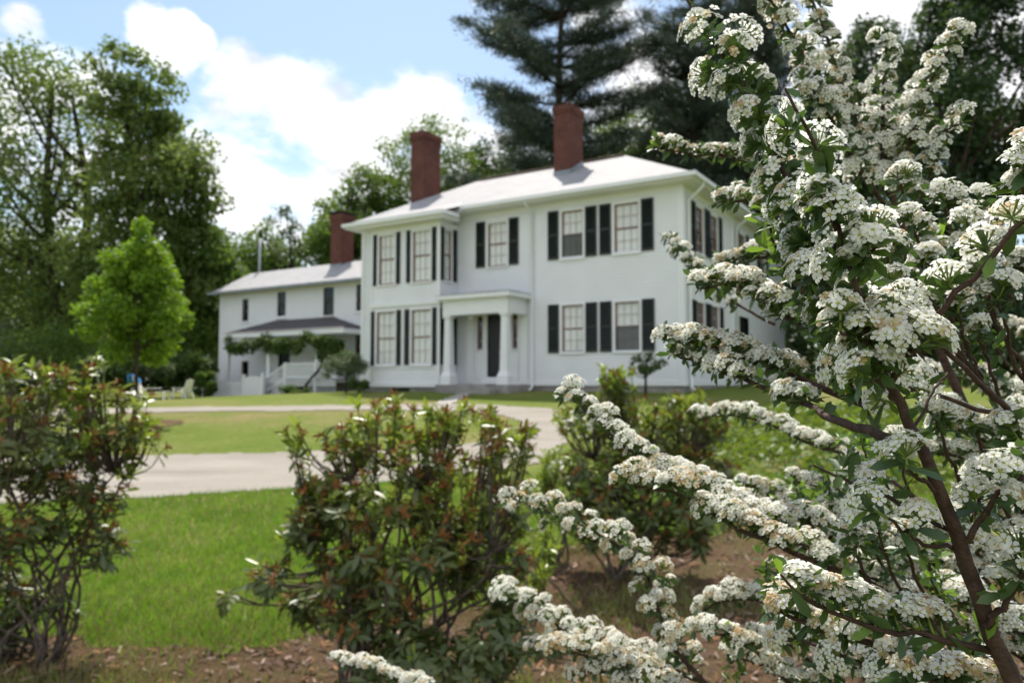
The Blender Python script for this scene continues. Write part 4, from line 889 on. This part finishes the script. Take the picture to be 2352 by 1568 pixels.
# ------------------------------------------------------------------ rhododendrons
RLEAF = (np.array([(0, 0, 0), (.3, -.15, .03), (.65, -.17, .03), (1, 0, -.10), (.65, .17, .03), (.3, .15, .03), (.3, 0, -.02), (.65, 0, -.03)]),
         [np.array([[0, 1, 6, 6]])[:, :3], np.array([[0, 6, 5]]), np.array([[1, 2, 7, 6], [6, 7, 4, 5]]), np.array([[2, 3, 7], [7, 3, 4]])])
def rhodo(name, base, masses, n_whorl, label, seed, L0=.085, young=.4, dead=.4, stems=11, group='rhododendrons in the front bed', skirt=0):
    """masses: (dx, dy, z, rx, rz); whorls of leaves at twig ends, stems arching down to the base"""
    g = np.random.default_rng(seed); r = empty(name, tuple(base)); P = []; D = []
    ms = np.array(masses, float); n_whorl = int(n_whorl * 0.98); w = ms[:, 3] * ms[:, 4]; w /= w.sum()
    for i in g.choice(len(ms), n_whorl, p=w):
        d = unit(g.normal(size=3)) * g.uniform(.8, 1.25); d[2] = d[2] * .9 + .15; rr = g.uniform(.25, 1) ** .5
        P.append(ms[i, :3] + d * rr * np.array([ms[i, 3], ms[i, 3], ms[i, 4]])); D.append(d * rr)
    P = np.array(P); D = np.array(D); zt = P[:, 2].max()
    ax = unit(D * .6 + np.array([0, 0, .8]) + g.normal(size=P.shape) * .25)
    k = 9; n = len(P) * k; an = np.tile(np.arange(k) * 2.4, len(P)) + np.repeat(g.random(len(P)) * 6, k)
    fr = frames(ax, None, g); fx = np.repeat(fr[:, 0], k, 0); fy = np.repeat(fr[:, 1], k, 0); fz = np.repeat(fr[:, 2], k, 0)
    isy = g.random(len(P)) < young * np.clip((P[:, 2] / zt - .35) * 2.0, 0.06, 1.3)
    up = np.repeat(np.where(isy, .9, -.05), k) + g.normal(size=n) * .28
    d = unit(np.cos(an)[:, None] * fx + np.sin(an)[:, None] * fy + up[:, None] * fz); zz = unit(fz - d * (d * fz).sum(1)[:, None] + g.normal(size=(n, 3)) * .2)
    pp = np.repeat(P, k, 0) - fz * (np.tile(np.arange(k), len(P)) * .006)[:, None]; sz = L0 * g.uniform(.6, 1.25, n)
    yk = np.repeat(isy, k); mb = MB(); mb.inst(RLEAF[0], RLEAF[1], pp[~yk], frames(zz[~yk], d[~yk], g), sz[~yk], 0); mb.inst(RLEAF[0], RLEAF[1], pp[yk], frames(zz[yk], d[yk], g), sz[yk] * .85, 1)
    mb.build('foliage', [M_rhA, M_rhB], r, True)
    # faded flower heads among the whorls
    s = g.random(len(P)) < dead; Q = P[s] + ax[s] * .02; kk = 12; m = len(Q) * kk
    T = np.array([(0, -.5, 0), (1, -.25, 0), (1, .25, .1), (0, .5, 0)]) * np.array([1, .3, 1]); dd = unit(g.normal(size=(m, 3)) + np.repeat(ax[s], kk, 0) * .4)
    mb = MB()
    if m: mb.inst(T, [np.array([[0, 1, 2, 3]])], np.repeat(Q, kk, 0) + dd * .006, frames(g.normal(size=(m, 3)), dd, g), g.uniform(.02, .042, m), 0); mb.build('faded_flowers', M_rhC, r)
    # stems
    mb = MB(); nodes = []; 
    for i in range(int(stems * 1.6)):
        tgt = P[g.integers(len(P))]; a = g.random() * 2 * pi; b0 = np.array([cos(a) * .14, sin(a) * .12, -.05])
        e = tgt * np.array([.8, .8, .82]); mid = b0 * 1.2 + np.array([e[0] * .28, e[1] * .28, e[2] * .45]) + g.normal(size=3) * .05
        S = spline([b0, mid, e * .85 + g.normal(size=3) * .04, e], 16); S[1:-1] += g.normal(size=(14, 3)) * .006; mb.tube(S, np.linspace(.0105, .005, 16), 6); nodes.append(S[5:])
    nd = np.concatenate(nodes)
    for p in P:
        low = nd[nd[:, 2] < p[2] - .03]; low = low if len(low) else nd
        dist = (((low - p) * np.array([1.7, 1.7, 1.0])) ** 2).sum(1); q = low[np.argmin(dist + .02 * g.random(len(dist)))]
        mid = (p + q) / 2 + np.array([(p - q)[0] * .15, (p - q)[1] * .15, -.03]); S = spline([q, mid, p], 6); mb.tube(S, np.linspace(.0042, .0025, 6), 4)
    mb.build('stems', M_rhbark, r, True); tag(r, label, 'shrub', group); return r
def px_rhodo(Y, pxb, massespx, n, label, seed, name='rhododendron', **k):
    b = ground_at(pxb, Y); s = Y / FPX; ms = []; g = np.random.default_rng(seed + 5)
    for px, py, a, h in massespx: p = at(px, py, Y); ms.append((p[0] - b[0], g.normal() * .08, p[2] - b[2], a * s, h * s))
    return rhodo(name, b, ms, n, label, seed, **k)
px_rhodo(4.1, 80, [(180, 890, 60, 50), (60, 920, 110, 60), (240, 960, 90, 80), (-60, 960, 100, 90), (120, 1010, 130, 90), (290, 1030, 65, 80), (20, 1080, 120, 70), (200, 1110, 110, 60), (-60, 1180, 80, 80), (60, 1250, 80, 60), (150, 1160, 120, 70), (0, 1340, 80, 50), (190, 830, 30, 26), (330, 980, 28, 30), (110, 860, 60, 25), (60, 1380, 110, 60), (190, 1270, 70, 60), (-30, 1450, 80, 50), (120, 960, 120, 60)], 440,
         'leggy rhododendron with rusty flower heads cut by the left edge', 81, L0=.082, young=.6, dead=.6, stems=16)
px_rhodo(3.55, 880, [(880, 980, 60, 50), (1090, 975, 70, 45), (990, 985, 60, 40), (800, 1040, 70, 60), (960, 1050, 110, 70), (1150, 1030, 70, 75), (740, 1110, 70, 60), (880, 1150, 130, 80), (1060, 1160, 130, 90), (700, 1210, 55, 60), (1180, 1200, 40, 60), (960, 1260, 170, 70), (800, 1290, 90, 60), (1090, 1330, 90, 70), (760, 1180, 70, 80), (860, 1390, 110, 60), (700, 1400, 45, 45), (840, 925, 18, 26), (905, 940, 22, 30), (1000, 950, 20, 25), (690, 1010, 25, 40), (1210, 990, 18, 30), (640, 1300, 40, 40), (1160, 1290, 50, 50), (530, 1345, 30, 22), (590, 1330, 30, 22)], 640,
         'large rhododendron with rusty flower heads in the middle of the front bed', 82, L0=.074, young=.85, dead=.6, stems=20)
px_rhodo(5.6, 1450, [(1410, 890, 40, 55), (1330, 970, 60, 50), (1560, 950, 70, 50), (1450, 980, 80, 60), (1630, 980, 50, 50), (1370, 1080, 110, 80), (1520, 1070, 110, 80), (1620, 1090, 70, 70), (1400, 1190, 110, 90), (1540, 1200, 110, 80)], 800,
         'rhododendron behind the blossom sprays, before the house front', 83, L0=.085, young=.75, dead=.4, stems=12)
px_rhodo(3.25, 1030, [(1000, 1500, 130, 50), (1130, 1480, 90, 70), (900, 1530, 100, 40), (1160, 1390, 50, 60)], 130, 'low dark leaved shrub at the bottom of the front bed', 84, name='low_shrub', L0=.075, young=.15, dead=0, stems=7)
px_rhodo(4.4, 1250, [(1250, 1270, 35, 45), (1235, 1330, 25, 40)], 28, 'small pale green seedling shrub in the mulch', 85, name='young_shrub', L0=.075, young=1.6, dead=0, stems=3)
px_rhodo(6.2, 1265, [(1270, 1080, 40, 50), (1240, 1130, 40, 50)], 60, 'small bright green shrub showing between the two rhododendrons', 86, name='young_shrub', L0=.07, young=1.6, dead=0, stems=4)

# ------------------------------------------------------------------ spirea
def petal_ring():
    V = []; F = []
    for i in range(5):
        a = i * 2 * pi / 5; c, s = cos(a), sin(a); k = len(V)
        for x, y, z in ((.16, 0, 0), (.45, -.30, .08), (.82, -.36, .12), (1.0, 0, .07), (.82, .36, .12), (.45, .30, .08)): V.append((x * c - y * s, x * s + y * c, z))
        F.append(list(range(k, k + 6)))
    return np.array(V), [np.array(F)]
FLOWER = petal_ring()
EYE = (np.array([(0.24 * cos(i * 2 * pi / 6), 0.24 * sin(i * 2 * pi / 6), .03) for i in range(6)] + [(0, 0, .20)]), [np.array([[i, (i + 1) % 6, 6] for i in range(6)])])
SLEAF = (np.array([(0, 0, 0), (.35, -.13, .03), (.72, -.17, .04), (1, 0, -.03), (.72, .17, .04), (.35, .13, .03), (.35, 0, -.01), (.72, 0, 0)]), RLEAF[1])
sp_base = np.array([1.05, 1.0, 0.0]); sp_base[2] = g1(1.05, 1.0)
spirea = empty('spirea_shrub', tuple(sp_base))
tag(spirea, 'tall arching spirea shrub covered in flat clusters of small white flowers', 'flowering shrub')
UPV = np.array([0, 0, 1.0]); n_br = 0
def cluster(acc, base, axis, R, n, old, g, fsz=.0049):
    """a domed head of small flowers on green stalks"""
    th = np.arccos(1 - (np.arange(n) + .5) / n * (1 - cos(radians(76)))); ph = np.arange(n) * 2.39996 + g.random() * 6
    fr = frames(axis[None], None, g)[0]; d = (np.sin(th) * np.cos(ph))[:, None] * fr[0] + (np.sin(th) * np.sin(ph))[:, None] * fr[1] + np.cos(th)[:, None] * fr[2]
    d = unit(d + g.normal(size=d.shape) * .10); p = base + d * (R * g.uniform(.88, 1.08, n))[:, None]
    nz = unit(d * .9 + axis * .35 + g.normal(size=d.shape) * .22)
    o = g.random(n) < old * .75
    acc['p'].append(p); acc['z'].append(nz); acc['old'].append(o); acc['s'].append(fsz * g.uniform(.82, 1.12, n)); acc['b'].append(np.repeat(base[None], n, 0))
def spbranch(P, r0, r1, flo=(0.0, 0.8), gap=.016, up=.7, old=.12, R=.024, nfl=17, leaf=5, young=0.0, seed=0, stalk=(.006, .014), prob=1.0, leaf_gap=.012, spread=1.0, root=True, away=0.0):
    """P runs from the tip back towards the base (world points); flo = stretch with flowers, as share of the traced length"""
    global n_br
    g = np.random.default_rng(1000 + seed + n_br); n_br += 1
    P = np.asarray(P, float); m = max(12, int(np.linalg.norm(np.diff(P, axis=0), axis=1).sum() / .02)); S = spline(P, m)
    S[1:-1] += g.normal(size=(m - 2, 3)) * .0012
    full = S
    if root:
        e = S[-1]; t = unit(S[-1] - S[-3]); b = sp_base + np.r_[g.normal(size=2) * .10, 0]; L_ = np.linalg.norm(b - e)
        ext = spline([e, e + t * L_ * .25 + (b - e) * .12, b + np.array([0, 0, L_ * .35]) + (e - b) * .08, b], 14)[1:]; full = np.vstack([S, ext])
    ms = MB(); rr = np.r_[np.linspace(r0, r1, m), np.linspace(r1, max(r1 * 1.5, .007), len(full) - m)] if len(full) > m else np.linspace(r0, r1, m)
    ms.tube(full - sp_base, rr, 7)
    ml = MB(); acc = dict(p=[], z=[], old=[], s=[], b=[])
    seg = np.r_[0, np.cumsum(np.linalg.norm(np.diff(S, axis=0), axis=1))]; Ltot = seg[-1]
    def pt(s): return np.array([np.interp(s, seg, S[:, i]) for i in range(3)])
    s = flo[0] * Ltot; ang = g.random() * 6; LP = []; LD = []; LZ = []; twig = []
    while s < flo[1] * Ltot:
        p = pt(s); t = unit(pt(min(s + .01, Ltot)) - pt(max(s - .01, 0))); ang += 2.4; u = np.cross(t, UPV); u = unit(u if np.linalg.norm(u) > .1 else np.array([1.0, 0, 0])); v = np.cross(u, t)
        if up >= .8 and spread == 1.0: spread = .62
        out = unit((cos(ang) * u + sin(ang) * v) * spread + UPV * up * g.uniform(.7, 1.2) - t * .15)
        if away: out[1] = abs(out[1]) * .6 + away; out = unit(out)
        if g.random() < prob:
            q = p + out * g.uniform(*stalk); ax = unit(out + UPV * .55 + g.normal(size=3) * .15); k = int(nfl * 1.35 * g.uniform(.8, 1.15)); cluster(acc, q, ax, R * .69 * (g.uniform(.7, 1.2) if g.random() < .8 else g.uniform(.5, .7)), k, old * g.uniform(.2, 1.8), g)
            twig.append((p, q)); nl = leaf
        else: q = p + out * .015; nl = max(2, leaf)
        for j in range(int(nl * 1.6)):
            f = g.uniform(.1, 1.0); LP.append(p + (q - p) * f); d = unit(out * .5 + g.normal(size=3) * .75 - UPV * .12); LD.append(d); LZ.append(UPV * .6 + out * .5 + g.normal(size=3) * .5)
        s += gap * .88 * g.uniform(.7, 1.35)
    s = 0.0
    while s < min(1.0, flo[1] + .12) * Ltot and leaf:
        p = pt(s); LP.append(p); LD.append(unit(g.normal(size=3) + UPV * .1)); LZ.append(UPV + g.normal(size=3) * .6); s += leaf_gap * g.uniform(.6, 1.6)
    for p, q in twig: ml.tube(np.array([p, q]) - sp_base, [.0011, .0009], 4, 2)
    br = ms.build('branch', M_spbark, spirea, True)
    if LP:
        LP, LD, LZ = np.array(LP) - sp_base, np.array(LD), np.array(LZ); fz = LZ - LD * (LD * LZ).sum(1)[:, None]; fr = frames(fz, LD, g); sz = g.uniform(.012, .024, len(LP)); y = g.random(len(LP)) < young + .06
        ml.inst(SLEAF[0], SLEAF[1], LP[~y], fr[~y], sz[~y], 0); ml.inst(SLEAF[0], SLEAF[1], LP[y], fr[y], sz[y], 1)
        ml.build('leaves', [M_spleaf, M_spyoung, M_green], br, True)
    if acc['p']:
        p = np.concatenate(acc['p']) - sp_base; z = np.concatenate(acc['z']); o = np.concatenate(acc['old']); sz = np.concatenate(acc['s']); b = np.concatenate(acc['b']) - sp_base
        fr = frames(z, None, g); mf = MB(); mf.inst(FLOWER[0], FLOWER[1], p[~o], fr[~o], sz[~o], 0); mf.inst(FLOWER[0], FLOWER[1], p[o], fr[o], sz[o] * .95, 1); mf.inst(EYE[0], EYE[1], p, fr, sz, 2)
        w = unit(np.cross(p - b, g.normal(size=p.shape))) * .00055; n = len(p); V = np.stack([b - w, b + w, p + w, p - w], 1).reshape(-1, 3); mf.add(V, np.arange(4 * n).reshape(-1, 4), 3)
        mf.build('blossoms', [M_petal, M_petalold, M_pistil, M_green], br)
    return br
def tr_(pts, *Y):
    """traced branch: picture points with the depth running from Y[0] at the first to Y[-1] at the last"""
    Ys = np.interp(np.linspace(0, 1, len(pts)), np.linspace(0, 1, len(Y)), Y); return np.array([at(px, py, y) for (px, py), y in zip(pts, Ys)])

# the thick stem in front, then the traced branches (tip first)
spbranch(tr_([(2010, 830), (2052, 905), (2090, 985), (2135, 1075), (2180, 1190), (2225, 1310), (2275, 1440), (2330, 1568), (2390, 1720)], .50, .52), .0027, .0066, (0, .16), up=.2, leaf=4, gap=.02, nfl=15, stalk=(.01, .02), seed=1, away=.5)
spbranch(tr_([(1803, 203), (1845, 271), (1869, 343), (1907, 429), (1941, 548), (1964, 643), (1991, 743), (2004, 812), (2030, 872)], .47, .495), .0009, .0022, (.13, 1), up=.25, gap=.021, leaf=8, young=.12, R=.020, nfl=15, old=.05, seed=2, root=False, spread=1.2, away=.55)
spbranch(tr_([(1575, -5), (1632, 78), (1700, 180), (1750, 285), (1790, 370), (1826, 452), (1872, 560), (1912, 657), (1960, 760), (2010, 850)], .74, .60), .0014, .0042, (.15, .95), gap=.0145, up=.25, leaf=14, R=.0265, nfl=22, old=.14, spread=1.25, seed=3, stalk=(.012, .026), root=False)
spbranch(tr_([(1506, 340), (1600, 356), (1700, 366), (1790, 400), (1870, 470)], 1.1, .95), .0012, .003, (.02, .75), up=1.0, old=.3, seed=4, R=.017, nfl=14, root=False, gap=.013)
spbranch(tr_([(1528, 540), (1570, 580), (1620, 635), (1680, 690), (1780, 745)], 1.6, 1.35), .0012, .003, (.04, .8), up=.5, seed=5, root=False, gap=.014, R=.018)
spbranch(tr_([(1602, 662), (1660, 655), (1730, 675), (1786, 715), (1870, 760), (1985, 815)], .92, .70), .0014, .0035, (0, .75), up=.9, gap=.009, seed=6, old=.2, root=False, R=.019, stalk=(.008, .018))
spbranch(tr_([(1657, 614), (1700, 596), (1760, 590), (1820, 600), (1900, 660)], 1.15, 1.0), .0012, .003, (0, .75), up=1.1, gap=.011, seed=7, old=.25, root=False, R=.017)
spbranch(tr_([(1650, 465), (1700, 462), (1750, 475), (1830, 520)], 1.0, .85), .0012, .003, (0, .7), up=1.1, gap=.012, seed=8, old=.25, root=False, R=.016)
spbranch(tr_([(1535, 785), (1590, 785), (1650, 797), (1720, 822), (1790, 850), (1880, 890), (1990, 930)], .92, .74), .0014, .004, (0, .72), up=1.0, gap=.0085, seed=9, old=.28, root=False, R=.019)
spbranch(tr_([(1545, 812), (1620, 838), (1690, 866), (1800, 911), (1880, 945), (1950, 975), (2070, 1015)], .95, .55), .0014, .0042, (.02, .62), up=.9, gap=.011, seed=10, old=.12, root=False, R=.018, prob=.85)
spbranch(tr_([(1603, 962), (1660, 952), (1711, 958), (1795, 985), (1852, 1018), (1916, 1035), (2000, 1075), (2110, 1150)], 1.55, 1.2), .0015, .004, (0, .8), up=1.1, gap=0.0159, seed=11, old=.2, root=False, R=0.026, stalk=(.006, .016), nfl=20)
spbranch(tr_([(1305, 915), (1345, 940), (1390, 985), (1450, 1040), (1530, 1088), (1610, 1120), (1680, 1160), (1760, 1205), (1850, 1255), (1960, 1320), (2120, 1400)], 1.15, .86), .0013, .0042, (0.0, .72), up=.9, gap=0.0140, seed=12, old=.08, R=0.0245, leaf=6, stalk=(.008, .022), nfl=20)
spbranch(tr_([(1421, 1120), (1480, 1118), (1540, 1130), (1620, 1165), (1700, 1215), (1777, 1246), (1860, 1285), (1934, 1315), (2080, 1390)], 1.0, .82), .0013, .0042, (0, .78), up=1.0, gap=0.0140, seed=13, old=.5, R=0.0245, leaf=6, stalk=(.008, .022), nfl=20)
spbranch(tr_([(1166, 1152), (1220, 1160), (1280, 1182), (1368, 1222), (1442, 1272), (1490, 1335), (1518, 1420), (1560, 1500), (1640, 1590)], 1.4, 1.15), .0014, .004, (0, .9), up=.75, gap=0.0152, seed=14, old=.45, R=0.024, leaf=6, stalk=(.012, .034), nfl=20)
spbranch(tr_([(1385, 1250), (1420, 1270), (1470, 1300)], 1.36, 1.25), .001, .002, (0, 1), up=.9, gap=.02, seed=15, old=.4, root=False, R=.018)
spbranch(tr_([(1535, 1330), (1520, 1390), (1535, 1450), (1570, 1520)], 1.3, 1.2), .001, .002, (0, 1), up=.5, gap=.022, seed=16, old=.3, root=False, R=.018)
spbranch(tr_([(1148, 1358), (1200, 1385), (1253, 1418), (1310, 1452), (1370, 1480), (1440, 1500), (1530, 1530), (1640, 1580), (1800, 1660)], 1.5, 1.2), .0014, .004, (0, .75), up=.75, gap=0.0140, seed=17, old=.12, R=0.027, leaf=6, stalk=(.01, .03), nfl=20)
spbranch(tr_([(1211, 1500), (1270, 1496), (1340, 1502), (1410, 1520), (1500, 1560), (1620, 1640)], 1.42, 1.2), .0013, .004, (0, .9), up=1.0, gap=0.0152, seed=18, old=.4, R=0.025, stalk=(.008, .022), nfl=20)
spbranch(tr_([(1340, 1540), (1420, 1550), (1500, 1580), (1620, 1650)], 1.35, 1.2), .0013, .004, (0, .9), up=.75, gap=0.0140, seed=19, old=.1, R=0.026, stalk=(.01, .035), nfl=20)
spbranch(tr_([(775, 1518), (840, 1536), (900, 1556), (980, 1590), (1150, 1680), (1400, 1780)], 1.7, 1.3), .0013, .004, (0, .5), up=1.0, gap=0.0159, seed=20, old=.25, R=0.024, stalk=(.006, .016), nfl=20)
spbranch(tr_([(1605, 1408), (1660, 1380), (1730, 1376), (1819, 1400), (1900, 1440), (2000, 1520), (2100, 1640)], 1.3, 1.05), .0013, .004, (0, .65), up=1.1, gap=0.0146, seed=21, old=.25, R=0.024, stalk=(.006, .018), nfl=20)
spbranch(tr_([(1793, 1318), (1850, 1372), (1934, 1417), (2040, 1448), (2144, 1466), (2280, 1494)], .50, .52), .0008, .0026, (.12, .82), up=1.5, gap=.0095, seed=22, old=.2, root=False, R=.019, nfl=17, stalk=(.008, .016), spread=.6, away=.25)
spbranch(tr_([(1770, 1382), (1808, 1412), (1870, 1440), (1970, 1475), (2060, 1505), (2160, 1540), (2300, 1600)], .62, .56), .0012, .0038, (.05, .75), up=1.2, gap=.0095, seed=23, old=.45, R=.018, spread=.8)
spbranch(tr_([(1800, 1470), (1870, 1480), (1960, 1520), (2080, 1570), (2200, 1640)], .75, .62), .0012, .0038, (.0, .8), up=.8, gap=0.014, seed=24, old=.2, R=0.022, spread=.8, stalk=(.008, .02), nfl=20)
spbranch(tr_([(2080, 1560), (2160, 1560), (2240, 1575), (2340, 1620)], .56, .55), .0011, .003, (0, .9), up=1.1, gap=.009, seed=25, old=.35, R=.019)
spbranch(tr_([(1868, 1068), (1910, 1090), (1960, 1110), (2020, 1132), (2070, 1157), (2125, 1185), (2178, 1215)], .55, .52), .0008, .0018, (.22, .5), up=1.5, gap=.02, seed=26, leaf=3, old=.05, root=False, R=.02, prob=.75)
spbranch(tr_([(2177, 855), (2150, 895), (2097, 983)], .53, .512), .0007, .0012, (0, 0), seed=27, leaf=1, root=False)
spbranch(tr_([(2352 + 30, 470), (2352, 503), (2290, 578), (2230, 640), (2188, 683), (2145, 740), (2112, 783), (2075, 830), (2045, 880)], .46, .50), .0016, .0025, (.12, .5), up=.8, gap=.034, seed=28, leaf=3, old=.1, root=False, R=.019, away=.5)
spbranch(tr_([(2110, 780), (2150, 780), (2176, 808), (2232, 860), (2279, 912), (2352, 968), (2450, 1080)], .53, .57), .0013, .0027, (.0, .05), up=.8, gap=.024, seed=29, leaf=2, old=.1, R=.019, leaf_gap=.03)
spbranch(tr_([(2040, 870), (2105, 892), (2160, 910), (2228, 932), (2290, 948), (2352, 958), (2460, 1000)], .60, .66), .0013, .0026, (0, .2), up=.5, gap=.022, seed=30, leaf=3, root=True)
spbranch(tr_([(2290, 1060), (2260, 1120), (2230, 1200), (2205, 1260), (2240, 1380), (2300, 1540), (2380, 1720)], .60, .56), .0012, .0025, (0, .35), up=.7, gap=.016, seed=31, old=.1, R=.02)
spbranch(tr_([(2352, 1085), (2300, 1130), (2240, 1210), (2200, 1265)], .49, .51), .0013, .0026, (0, .6), up=.8, gap=.015, seed=32, old=.1, root=False, R=.021)
spbranch(tr_([(2400, 1290), (2340, 1330), (2300, 1400), (2262, 1440)], .49, .51), .0013, .0026, (0, .7), up=.8, gap=.014, seed=33, old=.15, root=False, R=.022)
# short flowering shoots about the thick stem
for i, (pts, y0, y1, gp_) in enumerate([([(2105, 800), (2070, 815), (2030, 840)], .47, .495, .010), ([(2000, 868), (2010, 875), (2045, 895)], .475, .497, .02), ([(1930, 760), (1960, 770), (2005, 800)], .48, .497, .012), ([(2060, 740), (2040, 770), (2008, 800)], .49, .50, .012),
                                       ([(2085, 1078), (2105, 1092), (2150, 1130)], .49, .508, .06), ([(2040, 1190), (2100, 1240), (2190, 1260)], .50, .512, .03), ([(1880, 470), (1900, 500), (1930, 540)], .475, .485, .011), ([(2010, 560), (1985, 600), (1955, 640)], .47, .485, .011)]):
    spbranch(tr_(pts, y0, y1), .001, .0016, (0, .75), up=.8, gap=gp_, seed=40 + i, leaf=5, root=False, R=.021, nfl=18, old=.06)
# the stems behind, top right
spbranch(tr_([(1954, 331), (1985, 355), (2012, 381), (2053, 457), (2080, 540), (2120, 700), (2200, 900), (2300, 1150)], 1.05, 1.0), .0035, .0062, (0, .0), leaf=0, seed=50)
spbranch(tr_([(2030, 90), (2031, 150), (2028, 205), (2026, 300), (2027, 410), (2050, 460)], 1.05, 1.04), .0012, .0035, (0, .85), up=.7, gap=.013, seed=51, old=.1, root=False, R=.02, leaf=4)
spbranch(tr_([(2215, 55), (2200, 82), (2170, 130), (2138, 190), (2097, 287), (2075, 370), (2059, 440)], 1.0, 1.03), .0012, .0035, (.05, .85), up=.7, gap=.011, seed=52, old=.1, root=False, R=.021, leaf=4)
spbranch(tr_([(2205, 285), (2175, 300), (2160, 340), (2140, 390), (2110, 460), (2090, 540)], 1.0, 1.04), .0012, .0035, (0, .8), up=.8, gap=.018, seed=53, old=.1, root=False, R=.022, leaf=4)
spbranch(tr_([(1745, -40), (1790, 30), (1830, 100), (1870, 170), (1910, 240), (1954, 331)], .98, 1.04), .0014, .0035, (0, .9), up=.5, gap=.0105, seed=54, old=.35, root=False, R=.021, spread=1.3)
spbranch(tr_([(1860, -10), (1890, 60), (1920, 150), (1955, 240), (1985, 355)], 1.1, 1.05), .0014, .0035, (0, .9), up=.6, gap=.014, seed=55, old=.3, root=False, R=.021, spread=1.3)
spbranch(tr_([(1850, 190), (1890, 240), (1930, 320), (1980, 400), (2030, 470)], .95, 1.03), .0014, .0035, (0, .85), up=.6, gap=.012, seed=56, old=.15, root=False, R=.02, spread=1.2)
spbranch(tr_([(2110, 200), (2080, 260), (2050, 340), (2040, 430)], 1.1, 1.04), .0012, .003, (0, .8), up=.7, gap=.013, seed=57, old=.1, root=False, R=.02)
spbranch(tr_([(2020, 230), (1990, 290), (2000, 350), (2030, 430)], 1.15, 1.06), .0012, .003, (0, .9), up=.7, gap=.013, seed=58, old=.1, root=False, R=.02)
# single heads on leafy shoots between the two stems
for i, (x, y, Y) in enumerate([(2070, 420, 0.77), (2170, 460, 0.68), (2098, 520, 0.66), (2215, 550, 0.64), (2240, 480, 0.73), (2120, 610, 0.63), (2040, 590, 0.61), (2060, 660, 0.59), (2150, 640, 0.70), (2260, 650, 0.63), (2290, 690, 0.61), (2200, 720, 0.66), (1960, 700, 0.59), (2340, 600, 0.82), (2130, 560, 0.77), (2245, 760, 0.73),
                               (2340, 420, 0.52), (2352, 380, 0.52), (2060, 1040, 0.73), (2150, 960, 0.68), (2240, 990, 0.70), (2300, 990, 0.66), (2340, 1010, 0.56), (2010, 1200, 0.77), (2080, 1250, 0.68), (1960, 1240, 0.66)]):
    spbranch(tr_([(x, y), (x + 14, y + 45), (x + 40, y + 120), (x + 90, y + 220)], Y, Y + .05), .001, .0022, (0, .2), up=1.3, gap=.014, seed=70 + i, leaf=6, root=False, R=.02, nfl=20, old=.08, spread=.6)
for i, (x, y, Y) in enumerate([(1975, 985, .95), (1945, 1020, 1.0), (2010, 1010, .9), (1900, 1090, 1.0), (2120, 1240, .75), (1990, 1180, .85), (1830, 1120, 1.1), (1860, 1180, .95), (2230, 1480, .62), (1740, 330, .72), (1790, 420, .70), (1800, 520, .68), (1850, 600, .66), (1880, 700, .64), (1930, 780, .6), (1960, 640, .56), (2150, 560, .8), (2230, 640, .75), (2080, 600, .8), (2200, 720, .75), (1760, 470, .74), (1760, 1290, 1.0), (1690, 1540, 1.15), (1900, 1530, .8)]):
    spbranch(tr_([(x, y), (x + 10, y + 50), (x + 35, y + 120), (x + 85, y + 200)], Y, Y + .04), .0009, .002, (0, .8), up=.7, gap=.009, seed=180 + i, leaf=4, root=False, prob=0, young=.6 if i % 2 == 0 else .15)
# further branches filling the heart of the shrub behind
g = np.random.default_rng(77)
for i in range(52):
    if i >= 42: x, y, Y = g.uniform(1650, 1960), g.uniform(1040, 1230), g.uniform(1.25, 1.6)
    elif i >= 36: x, y, Y = g.uniform(1980, 2320), g.uniform(1200, 1500), g.uniform(.82, .98)
    elif i >= 30: x, y, Y = g.uniform(1760, 2050), g.uniform(1150, 1380), g.uniform(.9, 1.05)
    elif i < 12: x, y, Y = g.uniform(2080, 2420), g.uniform(680, 1150), g.uniform(.95, 1.5)
    elif i < 24: x, y, Y = g.uniform(1760, 2330), g.uniform(1080, 1420), g.uniform(.95, 1.35)
    else: x, y, Y = g.uniform(1560, 2100), g.uniform(1440, 1600), g.uniform(1.0, 1.35)
    ln = g.uniform(180, 320)
    spbranch(tr_([(x, y), (x + ln * .3, y + ln * .08), (x + ln * .65, y + ln * .3), (x + ln, y + ln * .75)], Y, Y - .04), .0012, .0034, (0, .8), up=.9, gap=.0125, seed=120 + i, leaf=5, R=.02, old=.2, root=i % 3 == 0, young=.05)
